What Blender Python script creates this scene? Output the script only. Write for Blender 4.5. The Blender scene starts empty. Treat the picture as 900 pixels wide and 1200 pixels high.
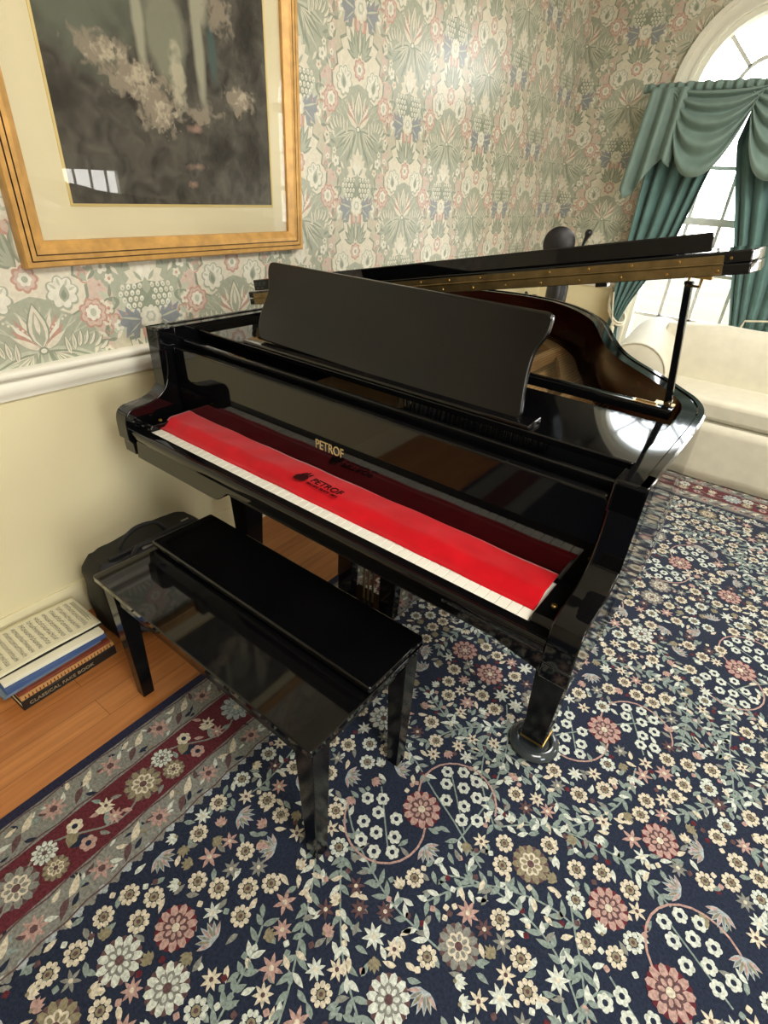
import bpy, math, random
from mathutils import Matrix, Vector
random.seed(7)
PI = math.pi
C = bpy.context.scene.collection
SC = bpy.context.scene

# ------------------------------------------------------------------ helpers
def lin(c):
    return tuple(((x/255)/12.92 if x/255 <= .04045 else ((x/255+.055)/1.055)**2.4) for x in c)

class MB:
    def __init__(s): s.v=[]; s.f=[]; s.m=[]
    def add(s, verts, faces, mat=0):
        o=len(s.v); s.v.extend([tuple(p) for p in verts])
        for f in faces: s.f.append(tuple(i+o for i in f)); s.m.append(mat)
    def box(s,x0,x1,y0,y1,z0,z1,mat=0):
        s.add([(x0,y0,z0),(x1,y0,z0),(x1,y1,z0),(x0,y1,z0),(x0,y0,z1),(x1,y0,z1),(x1,y1,z1),(x0,y1,z1)],
              [(3,2,1,0),(4,5,6,7),(0,1,5,4),(1,2,6,5),(2,3,7,6),(3,0,4,7)],mat)
    def prism(s,poly,axis,a0,a1,mat=0,cap=None):
        # poly: list of 2D points; axis 'x': (y,z), 'y': (x,z), 'z': (x,y)
        def P(p,a):
            return {'x':(a,p[0],p[1]),'y':(p[0],a,p[1]),'z':(p[0],p[1],a)}[axis]
        n=len(poly)
        ar=sum(poly[i][0]*poly[(i+1)%n][1]-poly[(i+1)%n][0]*poly[i][1] for i in range(n))
        if ar<0: poly=poly[::-1]
        vs=[P(p,a0) for p in poly]+[P(p,a1) for p in poly]
        sides=[(i,(i+1)%n,(i+1)%n+n,i+n) for i in range(n)]
        bot=tuple(range(n))[::-1]; top=tuple(range(n,2*n))
        if axis=='y': sides=[f[::-1] for f in sides]; bot=bot[::-1]; top=top[::-1]
        s.add(vs,sides,mat)
        o=len(s.v)-2*n
        for f in (bot,top): s.f.append(tuple(i+o for i in f)); s.m.append(mat if cap is None else cap)
    def loft(s,rings,mat=0,closed=True,caps=True):
        n=len(rings[0]); vs=[p for r in rings for p in r]; fs=[]
        for k in range(len(rings)-1):
            for i in range(n if closed else n-1):
                j=(i+1)%n
                fs.append((k*n+i,k*n+j,(k+1)*n+j,(k+1)*n+i))
        if caps and closed:
            fs.append(tuple(range(n))[::-1]); fs.append(tuple(range((len(rings)-1)*n,len(rings)*n)))
        s.add(vs,fs,mat)
    def grid(s,fn,nu,nv,mat=0):
        vs=[fn(i/nu,j/nv) for j in range(nv+1) for i in range(nu+1)]
        fs=[(j*(nu+1)+i,j*(nu+1)+i+1,(j+1)*(nu+1)+i+1,(j+1)*(nu+1)+i) for j in range(nv) for i in range(nu)]
        s.add(vs,fs,mat)
    def tube(s,pts,r,n=8,mat=0,caps=True):
        pts=[Vector(p) for p in pts]; rings=[]
        up=Vector((0,0,1))
        for i,p in enumerate(pts):
            d=(pts[min(i+1,len(pts)-1)]-pts[max(i-1,0)]).normalized()
            a=d.cross(up)
            if a.length<.05: a=d.cross(Vector((0,1,0)))
            a.normalize(); b=a.cross(d)
            rr=r[i] if isinstance(r,(list,tuple)) else r
            rings.append([p+a*math.cos(2*PI*k/n)*rr-b*math.sin(2*PI*k/n)*rr for k in range(n)])
        s.loft(rings,mat,True,caps)
    def lathe(s,prof,c=(0,0,0),n=24,mat=0,M=None):
        rings=[]
        for r,z in prof:
            ring=[(r*math.cos(2*PI*k/n),r*math.sin(2*PI*k/n),z) for k in range(n)]
            if M is not None: ring=[tuple(M@Vector(p)) for p in ring]
            rings.append([(p[0]+c[0],p[1]+c[1],p[2]+c[2]) for p in ring])
        s.loft(rings,mat)
    def build(s,name,mats,parent=None,bevel=0,smooth=True,ang=38,sub=0,solid=0,seg=2):
        me=bpy.data.meshes.new(name); me.from_pydata(s.v,[],s.f)
        if not isinstance(mats,(list,tuple)): mats=[mats]
        for m in mats: me.materials.append(m)
        me.polygons.foreach_set('material_index',s.m)
        if smooth:
            me.polygons.foreach_set('use_smooth',[True]*len(s.f))
        me.update()
        if smooth: me.set_sharp_from_angle(angle=math.radians(ang))
        o=bpy.data.objects.new(name,me); C.objects.link(o)
        if parent: o.parent=parent
        if solid:
            m=o.modifiers.new('solid','SOLIDIFY'); m.thickness=solid; m.offset=0
        if bevel:
            m=o.modifiers.new('bevel','BEVEL'); m.width=bevel; m.segments=seg; m.limit_method='ANGLE'; m.angle_limit=math.radians(35)
        if sub:
            m=o.modifiers.new('sub','SUBSURF'); m.levels=sub; m.render_levels=sub
        return o

def tag(o,label,cat,group=None,kind=None):
    o['label']=label; o['category']=cat
    if group: o['group']=group
    if kind: o['kind']=kind
    return o
def thing(name,label,cat,loc=(0,0,0),rz=0,group=None):
    o=bpy.data.objects.new(name,None); C.objects.link(o); o.empty_display_size=.1
    o.location=loc; o.rotation_euler=(0,0,rz)
    return tag(o,label,cat,group)
def struct(o): o['kind']='structure'; return o
def catmull(pts,k=6,closed=False):
    out=[]; n=len(pts)
    rng=range(n) if closed else range(n-1)
    for i in rng:
        g=lambda j: pts[j%n] if closed else pts[min(max(j,0),n-1)]
        p0,p1,p2,p3=g(i-1),g(i),g(i+1),g(i+2)
        for t in range(k):
            t/=k
            out.append(tuple(.5*((2*b)+(-a+c)*t+(2*a-5*b+4*c-d)*t*t+(-a+3*b-3*c+d)*t**3) for a,b,c,d in zip(p0,p1,p2,p3)))
    if not closed: out.append(tuple(pts[-1]))
    return out
def rrect(x0,x1,y0,y1,r,k=5):
    out=[]
    for cx,cy,a in ((x1-r,y1-r,0),(x0+r,y1-r,90),(x0+r,y0+r,180),(x1-r,y0+r,270)):
        for i in range(k+1):
            t=math.radians(a+90*i/k); out.append((cx+r*math.cos(t),cy+r*math.sin(t)))
    return out

# ------------------------------------------------------------------ materials
def newmat(name):
    m=bpy.data.materials.new(name); m.use_nodes=True
    nt=m.node_tree; b=nt.nodes['Principled BSDF']
    return m,nt,b
def mat(name,rgb,rough=.5,metal=0,spec=.5,var=0,scale=20,bump=0,bscale=200,coat=0,sheen=0,stretch=None):
    m,nt,b=newmat(name); L=nt.links
    b.inputs['Roughness'].default_value=rough; b.inputs['Metallic'].default_value=metal
    b.inputs['Specular IOR Level'].default_value=spec
    if coat: b.inputs['Coat Weight'].default_value=coat; b.inputs['Coat Roughness'].default_value=.04
    if sheen: b.inputs['Sheen Weight'].default_value=sheen; b.inputs['Sheen Roughness'].default_value=.4
    tc=nt.nodes.new('ShaderNodeTexCoord'); mp=nt.nodes.new('ShaderNodeMapping'); L.new(tc.outputs['Object'],mp.inputs['Vector'])
    if stretch: mp.inputs['Scale'].default_value=stretch
    n=nt.nodes.new('ShaderNodeTexNoise'); n.inputs['Scale'].default_value=scale; n.inputs['Detail'].default_value=5
    L.new(mp.outputs['Vector'],n.inputs['Vector'])
    r=nt.nodes.new('ShaderNodeValToRGB'); c=lin(rgb)
    r.color_ramp.elements[0].position=.3; r.color_ramp.elements[1].position=.7
    r.color_ramp.elements[0].color=(*[x*(1-var) for x in c],1); r.color_ramp.elements[1].color=(*[min(1,x*(1+var)) for x in c],1)
    L.new(n.outputs['Fac'],r.inputs['Fac']); L.new(r.outputs['Color'],b.inputs['Base Color'])
    if bump:
        n2=nt.nodes.new('ShaderNodeTexNoise'); n2.inputs['Scale'].default_value=bscale; n2.inputs['Detail'].default_value=3
        L.new(mp.outputs['Vector'],n2.inputs['Vector'])
        bp=nt.nodes.new('ShaderNodeBump'); bp.inputs['Strength'].default_value=bump; bp.inputs['Distance'].default_value=.002
        L.new(n2.outputs['Fac'],bp.inputs['Height']); L.new(bp.outputs['Normal'],b.inputs['Normal'])
    return m

M={}
M['black']=mat('black_lacquer',(9,9,10),.045,0,.5,.3,6)
M['black_desk']=mat('black_desk_lacquer',(13,12,11),.2,0,.5,.35,9)
M['black_satin']=mat('black_satin',(13,13,14),.3,0,.5,.3,10)
M['leg_black']=mat('black_leg_lacquer',(13,13,14),.16,0,.22,.3,10)
M['black_matte']=mat('black_matte',(9,9,9),.8,0,.1,.2,10)
M['mahogany']=mat('mahogany_veneer',(72,30,20),.16,0,.5,.3,6,stretch=(1,1,14))
M['white_key']=mat('ivory_key',(244,240,226),.22,0,.5,.02)
M['felt']=mat('red_felt',(196,14,26),.95,0,.15,.12,18,.5,500,sheen=.35)
M['print']=mat('printed_black',(52,14,14),.9,0,.1,.1)
M['brass']=mat('brass',(196,160,92),.28,1,.5,.12,40)
M['brass_dark']=mat('old_brass',(142,122,84),.42,1,.5,.25,30)
M['gold_letters']=mat('gold_letters',(206,188,132),.45,.5,.5,.1)
M['plate']=mat('gold_plate',(186,144,88),.3,.45,.5,.12,10)
M['steel']=mat('steel',(190,190,190),.25,1,.5,.05)
M['soundboard']=mat('spruce',(190,150,92),.3,0,.5,.15,4,stretch=(20,1,1))
M['glass_cup']=mat('clear_plastic',(52,58,60),.1,0,.6,.1)
M['trim']=mat('cream_trim',(238,234,216),.4,0,.4,.02,5)
M['wain']=mat('cream_paint',(228,217,176),.6,0,.3,.02,3)
M['ceil']=mat('ceiling_white',(238,234,222),.9,0,.2,.02,3)
M['plain']=mat('beige_paint',(200,190,166),.8,0,.2,.03,3)
M['plain_dark']=mat('taupe_paint',(150,141,122),.8,0,.3,.03,3)
M['gold_frame']=mat('gold_leaf',(198,152,84),.36,.25,.5,.2,24,.15,90)
M['frame_line']=mat('dark_groove',(66,40,18),.5)
M['matboard']=mat('mat_board',(228,218,184),.85,0,.2,.015,8)
M['fillet']=mat('gold_fillet',(228,206,140),.35,.3)
M['sofa']=mat('ivory_damask',(212,206,184),.62,0,.4,.05,14,.35,60,sheen=.2)
M['curtain']=mat('teal_velvet',(90,122,117),.7,0,.3,.12,10,.2,300,sheen=.35)
M['valance']=mat('teal_satin',(112,134,124),.5,0,.4,.1,12,.2,200,sheen=.3)
M['cord']=mat('cream_cord',(214,206,180),.7,0,.3,.15,200)
M['bag']=mat('black_nylon',(22,22,22),.6,0,.4,.25,60,.6,260)
M['bagstrap']=mat('black_webbing',(30,30,31),.55,0,.4,.2,100,.4,500)
M['tagwhite']=mat('grey_tag',(150,148,140),.5)
M['paper']=mat('music_paper',(226,220,190),.8,0,.2,.03,12)
M['paper2']=mat('cream_cover',(238,232,208),.6,0,.3,.015,12)
M['ink']=mat('ink',(120,116,98),.9,0,.1)
M['ink_dark']=mat('dark_ink',(52,50,42),.9,0,.1)
M['blue']=mat('blue_cover',(64,90,138),.45,0,.4,.1,12)
M['slate']=mat('slate_cover',(104,120,136),.5,0,.4,.15,30)
M['brown']=mat('rust_cover',(126,60,38),.5,0,.4,.15,30)
M['tan']=mat('tan_pages',(196,150,92),.7,0,.3,.12,60,stretch=(1,1,60))
M['blackbook']=mat('black_cover',(30,27,23),.42,0,.4,.15,30)
M['pages']=mat('pages',(232,218,190),.8,0,.2,.06,60,stretch=(1,1,80))
M['spine_text']=mat('spine_letters',(150,136,104),.6)
M['dark_bronze']=mat('dark_bronze',(26,24,24),.35,0,.5,.3,14)
M['munt']=mat('white_muntin',(210,208,198),.5)
M['grass']=mat('pale_grass',(76,71,56),.95,0,.1,.15,1.2)
M['hedge']=mat('hedge',(120,132,84),.95,0,.1,.3,3)
M['shade']=mat('lamp_shade',(240,232,210),.8)

def wood_mat():
    m,nt,b=newmat('oak_floor'); L=nt.links
    tc=nt.nodes.new('ShaderNodeTexCoord')
    mp=nt.nodes.new('ShaderNodeMapping'); mp.inputs['Rotation'].default_value=(0,0,PI/2)
    L.new(tc.outputs['Object'],mp.inputs['Vector'])
    br=nt.nodes.new('ShaderNodeTexBrick'); br.inputs['Scale'].default_value=1
    br.inputs['Brick Width'].default_value=1.1; br.inputs['Row Height'].default_value=.083; br.inputs['Mortar Size'].default_value=.0009
    br.inputs['Color1'].default_value=(*lin((178,112,58)),1); br.inputs['Color2'].default_value=(*lin((196,130,72)),1); br.inputs['Mortar'].default_value=(*lin((120,70,34)),1)
    L.new(mp.outputs['Vector'],br.inputs['Vector'])
    mp2=nt.nodes.new('ShaderNodeMapping'); mp2.inputs['Scale'].default_value=(22,1.2,1); L.new(tc.outputs['Object'],mp2.inputs['Vector'])
    n=nt.nodes.new('ShaderNodeTexNoise'); n.inputs['Scale'].default_value=3; n.inputs['Detail'].default_value=8; L.new(mp2.outputs['Vector'],n.inputs['Vector'])
    r=nt.nodes.new('ShaderNodeValToRGB'); r.color_ramp.elements[0].position=.3; r.color_ramp.elements[0].color=(.72,.66,.6,1); r.color_ramp.elements[1].position=.65; r.color_ramp.elements[1].color=(1,1,1,1)
    L.new(n.outputs['Fac'],r.inputs['Fac'])
    mx=nt.nodes.new('ShaderNodeMix'); mx.data_type='RGBA'; mx.blend_type='MULTIPLY'; mx.inputs['Factor'].default_value=1
    L.new(br.outputs['Color'],mx.inputs['A']); L.new(r.outputs['Color'],mx.inputs['B']); L.new(mx.outputs['Result'],b.inputs['Base Color'])
    b.inputs['Roughness'].default_value=.34
    return m
M['wood']=wood_mat()

def glass_mat(name,fac=.08,tint=(1,1,1)):
    m=bpy.data.materials.new(name); m.use_nodes=True; nt=m.node_tree; nt.nodes.clear(); L=nt.links
    o=nt.nodes.new('ShaderNodeOutputMaterial'); t=nt.nodes.new('ShaderNodeBsdfTransparent'); t.inputs['Color'].default_value=(*tint,1)
    g=nt.nodes.new('ShaderNodeBsdfGlossy'); g.inputs['Roughness'].default_value=.01
    f=nt.nodes.new('ShaderNodeFresnel'); f.inputs['IOR'].default_value=1.5
    ma=nt.nodes.new('ShaderNodeMath'); ma.operation='MULTIPLY'; ma.inputs[1].default_value=fac
    L.new(f.outputs['Fac'],ma.inputs[0])
    x=nt.nodes.new('ShaderNodeMixShader'); L.new(ma.outputs[0],x.inputs['Fac']); L.new(t.outputs[0],x.inputs[1]); L.new(g.outputs[0],x.inputs[2]); L.new(x.outputs[0],o.inputs['Surface'])
    return m
M['pane']=glass_mat('window_glass',.6); M['picglass']=glass_mat('picture_glass',1.2)

def art_mat():
    # loosely painted dark garden: pale blossom mass, pale column, pinkish path
    m,nt,b=newmat('garden_painting'); L=nt.links; N=nt.nodes.new
    tc=N('ShaderNodeTexCoord'); P=tc.outputs['Object']
    def noise(scale,detail=6,dist=0):
        n=N('ShaderNodeTexNoise'); n.inputs['Scale'].default_value=scale; n.inputs['Detail'].default_value=detail; n.inputs['Distortion'].default_value=dist
        L.new(P,n.inputs['Vector']); return n.outputs['Fac']
    def ramp(src,a,b_,ca=(0,0,0,1),cb=(1,1,1,1)):
        r=N('ShaderNodeValToRGB'); r.color_ramp.elements[0].position=a; r.color_ramp.elements[1].position=b_
        r.color_ramp.elements[0].color=ca; r.color_ramp.elements[1].color=cb; L.new(src,r.inputs['Fac']); return r.outputs['Color']
    def math_(op,a,b_):
        n=N('ShaderNodeMath'); n.operation=op
        for k,x in enumerate((a,b_)):
            if isinstance(x,(int,float)): n.inputs[k].default_value=x
            else: L.new(x,n.inputs[k])
        return n.outputs[0]
    def blob(y,z,ry,rz):
        mp=N('ShaderNodeMapping'); mp.inputs['Location'].default_value=(0,-y/ry,-z/rz); mp.inputs['Scale'].default_value=(0,1/ry,1/rz)
        L.new(P,mp.inputs['Vector']); g=N('ShaderNodeTexGradient'); g.gradient_type='SPHERICAL'; L.new(mp.outputs['Vector'],g.inputs['Vector']); return g.outputs['Fac']
    def mix(fac,a,b_):
        x=N('ShaderNodeMix'); x.data_type='RGBA'; L.new(fac,x.inputs['Factor'])
        for k,c in (('A',a),('B',b_)):
            if isinstance(c,tuple): x.inputs[k].default_value=c
            else: L.new(c,x.inputs[k])
        return x.outputs['Result']
    col=ramp(noise(16,9,.8),.3,.75,(*lin((58,54,50)),1),(*lin((110,106,94)),1))
    def layer(col,blobs,sc,amp,lo,hi,c,op=1):
        g=None
        for q in blobs:
            k=blob(*q); g=k if g is None else math_('MAXIMUM',g,k)
        f=math_('ADD',g,math_('MULTIPLY',math_('SUBTRACT',noise(sc,7,.5),.5),amp))
        return mix(math_('MULTIPLY',ramp(f,lo,hi),op),col,(*lin(c),1))
    col=layer(col,[(-.5,1.78,.3,.26),(-.3,1.95,.4,.2)],9,1.0,.3,.75,(118,124,106),.8)
    col=layer(col,[(-.26,1.74,.1,.2)],10,.5,.25,.5,(146,146,124),.9)
    col=layer(col,[(-.345,1.76,.028,.22),(-.15,1.76,.03,.28),(-.135,1.9,.06,.2)],12,.5,.2,.6,(176,172,148),.9)
    col=layer(col,[(-.1,1.72,.025,.12)],10,.4,.2,.6,(84,104,98),.8)
    col=layer(col,[(-.48,1.67,.14,.08),(-.41,1.63,.16,.1),(-.32,1.57,.15,.13),(.0,1.61,.12,.08),(-.06,1.82,.1,.1),(-.16,1.56,.14,.06)],34,1.5,.45,.7,(160,148,128),.85)
    col=layer(col,[(-.46,1.67,.12,.06),(-.37,1.62,.12,.09),(-.3,1.55,.1,.1),(.01,1.62,.08,.06)],60,2.0,.6,.95,(202,190,164),.8)
    col=layer(col,[(-.235,1.64,.045,.13)],40,1.0,.3,.7,(196,188,162),.85)
    col=layer(col,[(-.19,1.52,.05,.022),(-.2,1.42,.06,.02),(-.22,1.37,.04,.018)],26,1.6,.35,.95,(178,146,128),.8)
    col=layer(col,[(.05,1.8,.09,.24),(.05,1.46,.16,.14),(-.62,1.56,.14,.12),(-.09,1.47,.1,.1)],14,.8,.35,.8,(50,46,42),.8)
    L.new(col,b.inputs['Base Color']); b.inputs['Roughness'].default_value=.7; b.inputs['Specular IOR Level'].default_value=.2
    return m
M['art']=art_mat()

# ------------------------------------------------------------------ flat pattern drawing (wallpaper, rug)
class Pat:
    """collects flat polygons (2D) with colour index and layer"""
    def __init__(s): s.p=[]
    def poly(s,pts,col,lay): s.p.append((pts,col,lay))
    def ell(s,cx,cy,rx,ry,col,lay,rot=0,n=10):
        c,q=math.cos(rot),math.sin(rot)
        s.poly([(cx+rx*math.cos(2*PI*k/n)*c-ry*math.sin(2*PI*k/n)*q, cy+rx*math.cos(2*PI*k/n)*q+ry*math.sin(2*PI*k/n)*c) for k in range(n)],col,lay)
    def scal(s,cx,cy,r,col,lay,n=6,d=.18,rot=0,k=6):
        N=n*k
        s.poly([(cx+r*(1-d+d*abs(math.cos(n*(2*PI*i/N)/2)))*math.cos(2*PI*i/N+rot),cy+r*(1-d+d*abs(math.cos(n*(2*PI*i/N)/2)))*math.sin(2*PI*i/N+rot)) for i in range(N)],col,lay)
    def leaf(s,x,y,l,w,a,col,lay,bend=0,n=5):
        up=[];dn=[]
        for i in range(n+1):
            t=i/n; hw=w*.5*math.sin(PI*min(1,t*1.0)**.8) if 0<t<1 else 0
            px=l*t; py=bend*l*t*t
            up.append((px,py+hw)); dn.append((px,py-hw))
        pts=up+dn[1:-1][::-1]
        c,q=math.cos(a),math.sin(a)
        s.poly([(x+p[0]*c-p[1]*q,y+p[0]*q+p[1]*c) for p in pts],col,lay)
    def petals(s,x,y,n,r0,r1,w,col,lay,rot=0,a0=0,a1=2*PI):
        full=abs(a1-a0-2*PI)<1e-6
        for i in range(n):
            a=rot+a0+(a1-a0)*(i/n if full else i/max(1,n-1))
            s.ell(x+(r0+r1)/2*math.cos(a),y+(r0+r1)/2*math.sin(a),(r1-r0)/2,w/2,col,lay,a,7)
    def strip(s,pts,w,col,lay):
        for i in range(len(pts)-1):
            (x0,y0),(x1,y1)=pts[i],pts[i+1]; d=math.hypot(x1-x0,y1-y0) or 1; nx,ny=-(y1-y0)/d*w/2,(x1-x0)/d*w/2
            s.poly([(x0+nx,y0+ny),(x0-nx,y0-ny),(x1-nx,y1-ny),(x1+nx,y1+ny)],col,lay)
    def mirror(s):
        s.p+= [([(-x,y) for x,y in pts],c,l) for pts,c,l in s.p]
def clip(pts,x0,x1,y0,y1):
    for ax,lim,sg in ((0,x0,1),(0,x1,-1),(1,y0,1),(1,y1,-1)):
        out=[]
        for i in range(len(pts)):
            a,b=pts[i-1],pts[i]; ia=(a[ax]-lim)*sg>=0; ib=(b[ax]-lim)*sg>=0
            if ia!=ib:
                t=(lim-a[ax])/(b[ax]-a[ax]); out.append((a[0]+(b[0]-a[0])*t,a[1]+(b[1]-a[1])*t))
            if ib: out.append(b)
        pts=out
        if len(pts)<3: return None
    return pts
def emit(mb,pat_list,fn,box,dl,skip=None,moff=0):
    x0,x1,y0,y1=box
    for kk,(pts,col,lay) in enumerate(pat_list):
        lay=lay+(kk*7%13)*.012
        xs=[p[0] for p in pts]; ys=[p[1] for p in pts]
        if max(xs)<x0 or min(xs)>x1 or max(ys)<y0 or min(ys)>y1: continue
        if min(xs)<x0 or max(xs)>x1 or min(ys)<y0 or max(ys)>y1:
            pts=clip(pts,*box)
            if not pts: continue
        if skip and skip(pts): continue
        o=len(mb.v); n=len(pts)
        ar=sum(pts[i-1][0]*pts[i][1]-pts[i][0]*pts[i-1][1] for i in range(n))
        if ar<0: pts=pts[::-1]
        mb.v.extend(fn(p[0],p[1],dl*lay) for p in pts); mb.f.append(tuple(range(o,o+n))); mb.m.append(col+moff)

# ------------------------------------------------------------------ wallpaper cell  (0,0)=rosette, axis vertical
WP=['wp_cream','wp_sand','wp_sage','wp_dark_sage','wp_pink','wp_rose','wp_blue_grey','wp_white','wp_mist']
WPc=[(216,209,187),(194,186,162),(166,169,148),(139,146,125),(202,181,164),(188,148,130),(140,144,146),(222,218,200),(188,190,168)]
for n_,c_ in zip(WP,WPc): M[n_]=mat(n_,c_,.32,0,.8,.09,60,.06,120)
CR,SA,SG,DS,PK,RO,BG,WH,MI=range(9)
def wall_cell():
    p=Pat(); R=math.radians
    # --- right half; mirrored afterwards.  ground: sage body, pink side band
    p.poly([(.0,-.03),(.06,-.06),(.13,-.1),(.17,-.16),(.178,-.25),(.165,-.34),(.12,-.4),(.05,-.44),(0,-.45)],SG,1)
    p.poly([(.145,.13),(.18,.2),(.183,.05),(.183,-.16),(.16,-.1),(.14,-.02),(.15,.06)],PK,1.1)
    p.poly([(.12,-.38),(.18,-.33),(.182,-.5),(.14,-.5),(.1,-.45)],PK,1.1)
    p.poly([(.06,.16),(.14,.13),(.182,.22),(.12,.26),(.06,.24)],MI,1.15)
    # cream cloud behind crown and white flowers, jagged rim
    cl=[(0,.165),(.02,.14),(.045,.15),(.052,.12),(.085,.118),(.08,.09),(.115,.075),(.1,.05),(.135,.03),(.128,.0),(.16,-.02),(.158,-.06),(.14,-.09),(.105,-.105),(.075,-.09),(.05,-.06),(.02,-.05),(0,-.045)]
    p.poly([(x*1.06,y*1.06+.003) for x,y in cl],DS,1.7); p.poly(cl,CR,2)
    # crown leaves, dark
    for a,l,w in ((90,.0,.0),(74,.115,.024),(54,.1,.026),(34,.085,.024),(12,.07,.02)):
        if l:
            p.leaf(.012,.032,l,w,R(a),DS,2.6,.1); p.leaf(.014,.034,l*.8,w*.42,R(a),SG,3,.1)
    # lobed white flowers with dark tear centres
    p.scal(.092,-.045,.05,SG,2.5,8,.2,.2); p.scal(.092,-.043,.044,WH,2.8,8,.22,.2)
    p.leaf(.092,-.07,.05,.03,R(80),SG,3.2); p.leaf(.092,-.064,.03,.016,R(80),DS,3.5)
    for a in (20,60,100,140): p.leaf(.092+.02*math.cos(R(a)),-.045+.02*math.sin(R(a)),.024,.008,R(a),MI,3.1)
    # trellis
    for k in range(5):
        p.strip([(.02+.028*k,-.075-.012*k),(.005+.012*k,-.115-.022*k)],.0035,MI,2.2); p.strip([(.01+.03*k,-.12-.012*k),(.05+.03*k,-.082-.02*k)],.0035,MI,2.2)
    # striped fan at hub
    for i_,(a,c,l) in enumerate(((78,DS,.1),(64,CR,.115),(54,RO,.11),(46,WH,.105),(38,RO,.095),(28,CR,.085))):
        p.leaf(.004,-.192,l,.018,R(a),c,3.4+.1*i_,.1)
    for k in range(6): p.ell(.03+.011*k,-.14+.008*k-.006*(k>3),.0038,.0038,CR,4.3,0,6)
    # comb of cream fingers
    for i_ in range(7):
        x=.075+i_*.0155; y=-.2+.02*math.sin(PI*i_/6)
        p.leaf(x,y-.02,.062-.003*i_,.0185,R(96-i_*10),DS,3.0); p.leaf(x,y-.018,.056-.003*i_,.0135,R(96-i_*10),CR,3.2); p.leaf(x,y-.012,.036,.004,R(96-i_*10),SG,3.4)
    # drooping fern from hub
    for i_,(a,l) in enumerate(((-8,.15),(-24,.155),(-40,.15),(-56,.14),(-70,.12))):
        p.leaf(.01,-.195,l,.03,R(a),DS if i_%2 else MI,2.5+.05*i_,-.12); p.leaf(.02,-.199,l*.85,.012,R(a),SG if i_%2 else DS,3,-.12); p.leaf(.03,-.203,l*.6,.0035,R(a),CR,3.2,-.12)
    # cream flame flower and bell lattice below the hub
    fl=[(0,-.255),(.014,-.285),(.03,-.28),(.03,-.305),(.052,-.3),(.045,-.325),(.068,-.33),(.055,-.35),(.07,-.365),(.04,-.368),(.0,-.36)]
    p.poly(fl,CR,3.3); p.leaf(.0,-.362,.06,.03,R(70),WH,3.6); p.leaf(.012,-.36,.04,.012,R(50),SG,3.7)
    p.poly([(0,-.36),(.05,-.37),(.085,-.4),(.06,-.44),(.03,-.46),(0,-.47)],DS,2.8)
    for r_ in range(5):
        for c_ in range(4):
            x=.022+c_*.02+(r_%2)*.01; y=-.375-r_*.019
            if x<.095-.01*r_+.01: p.ell(x,y,.0075,.009,WH if (r_+c_)%3 else CR,3.2,R(20),7); p.ell(x,y-.002,.003,.004,SG,3.4,0,5)
    # side pink flowers on the column edge
    p.scal(.17,-.11,.046,RO,3.6,8,.2,.3); p.scal(.17,-.11,.039,PK,3.8,8,.18,.3); p.scal(.17,-.108,.029,RO,4,8,.2,.1); p.scal(.17,-.108,.024,WH,4.2,7,.18); p.ell(.17,-.108,.01,.013,MI,4.4,0,8)
    # blue-grey acanthus
    p.poly([(.03,-.47),(.05,-.44),(.06,-.455),(.085,-.43),(.085,-.45),(.115,-.435),(.1,-.465),(.118,-.485),(.092,-.495),(.1,-.53),(.072,-.515),(.07,-.545),(.05,-.515)],BG,3.4)
    p.leaf(.036,-.478,.075,.007,R(12),MI,3.7); p.leaf(.04,-.485,.055,.005,R(-35),MI,3.7)
    p.leaf(.012,-.545,.05,.03,R(60),RO,3.3); p.leaf(.01,-.54,.04,.02,R(75),PK,3.5)
    # small flowers, sprigs, scrolls
    for i_,(x,y,r) in enumerate(((.14,-.31,.021),(.12,-.345,.016),(.155,-.36,.015),(.15,-.275,.013),(.115,.17,.018),(.155,.19,.014),(.085,.2,.014),(.165,.1,.016),(.168,.03,.012),(.14,-.43,.018),(.17,-.4,.013),(.16,.24,.014),(.055,.2,.012),(.15,-.47,.012))):
        p.scal(x,y,r,(WH,CR,PK,CR)[i_%4],3.2,5,.34,i_); p.ell(x,y,r*.33,r*.33,(SG,RO,RO,DS)[i_%4],3.5,0,6)
    for i_,(x,y,a) in enumerate(((.13,.13,60),(.16,.14,100),(.16,.07,50),(.17,-.02,120),(.12,.22,20),(.165,-.2,-60),(.175,-.24,-100),(.1,.16,70),(.13,-.4,30),(.165,-.43,70),(.1,-.41,10),(.07,.17,130),(.16,-.32,20),(.11,-.31,-70))):
        p.leaf(x,y,.042,.018,R(a),(SG,DS,MI)[i_%3],2.7); p.leaf(x,y,.038,.012,R(a+70),(CR,SG,DS)[i_%3],2.9); p.leaf(x,y,.036,.012,R(a-60),(DS,CR)[i_%2],2.9)
    for cx,cy,sg in ((.155,.16,-1),(.165,.0,1),(.16,-.46,-1),(.125,-.46,1),(.15,.22,1)):
        p.strip([(cx+(.003+.0032*k)*math.cos(sg*k*.7),cy+(.003+.0032*k)*math.sin(sg*k*.7)) for k in range(8)],.005,RO,3.05)
    p.mirror()
    p.p=[(pts,c,l+(.05 if k>=len(p.p)//2 else 0)) for k,(pts,c,l) in enumerate(p.p)]
    # on the axis
    p.leaf(0,.035,.13,.032,PI/2,DS,3.2); p.leaf(0,.04,.11,.018,PI/2,SG,3.4); p.leaf(0,.05,.07,.007,PI/2,CR,3.6)
    p.leaf(0,.185,.05,.05,-PI/2,RO,3.3); p.leaf(0,.18,.04,.032,-PI/2,PK,3.5)
    p.scal(0,0,.043,CR,4,8,.2); p.scal(0,0,.037,RO,4.3,8,.2); p.scal(0,0,.029,PK,4.6,8,.18); p.scal(0,0,.019,WH,4.9,6,.2); p.ell(0,0,.009,.009,SG,5.1,0,8)
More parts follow.
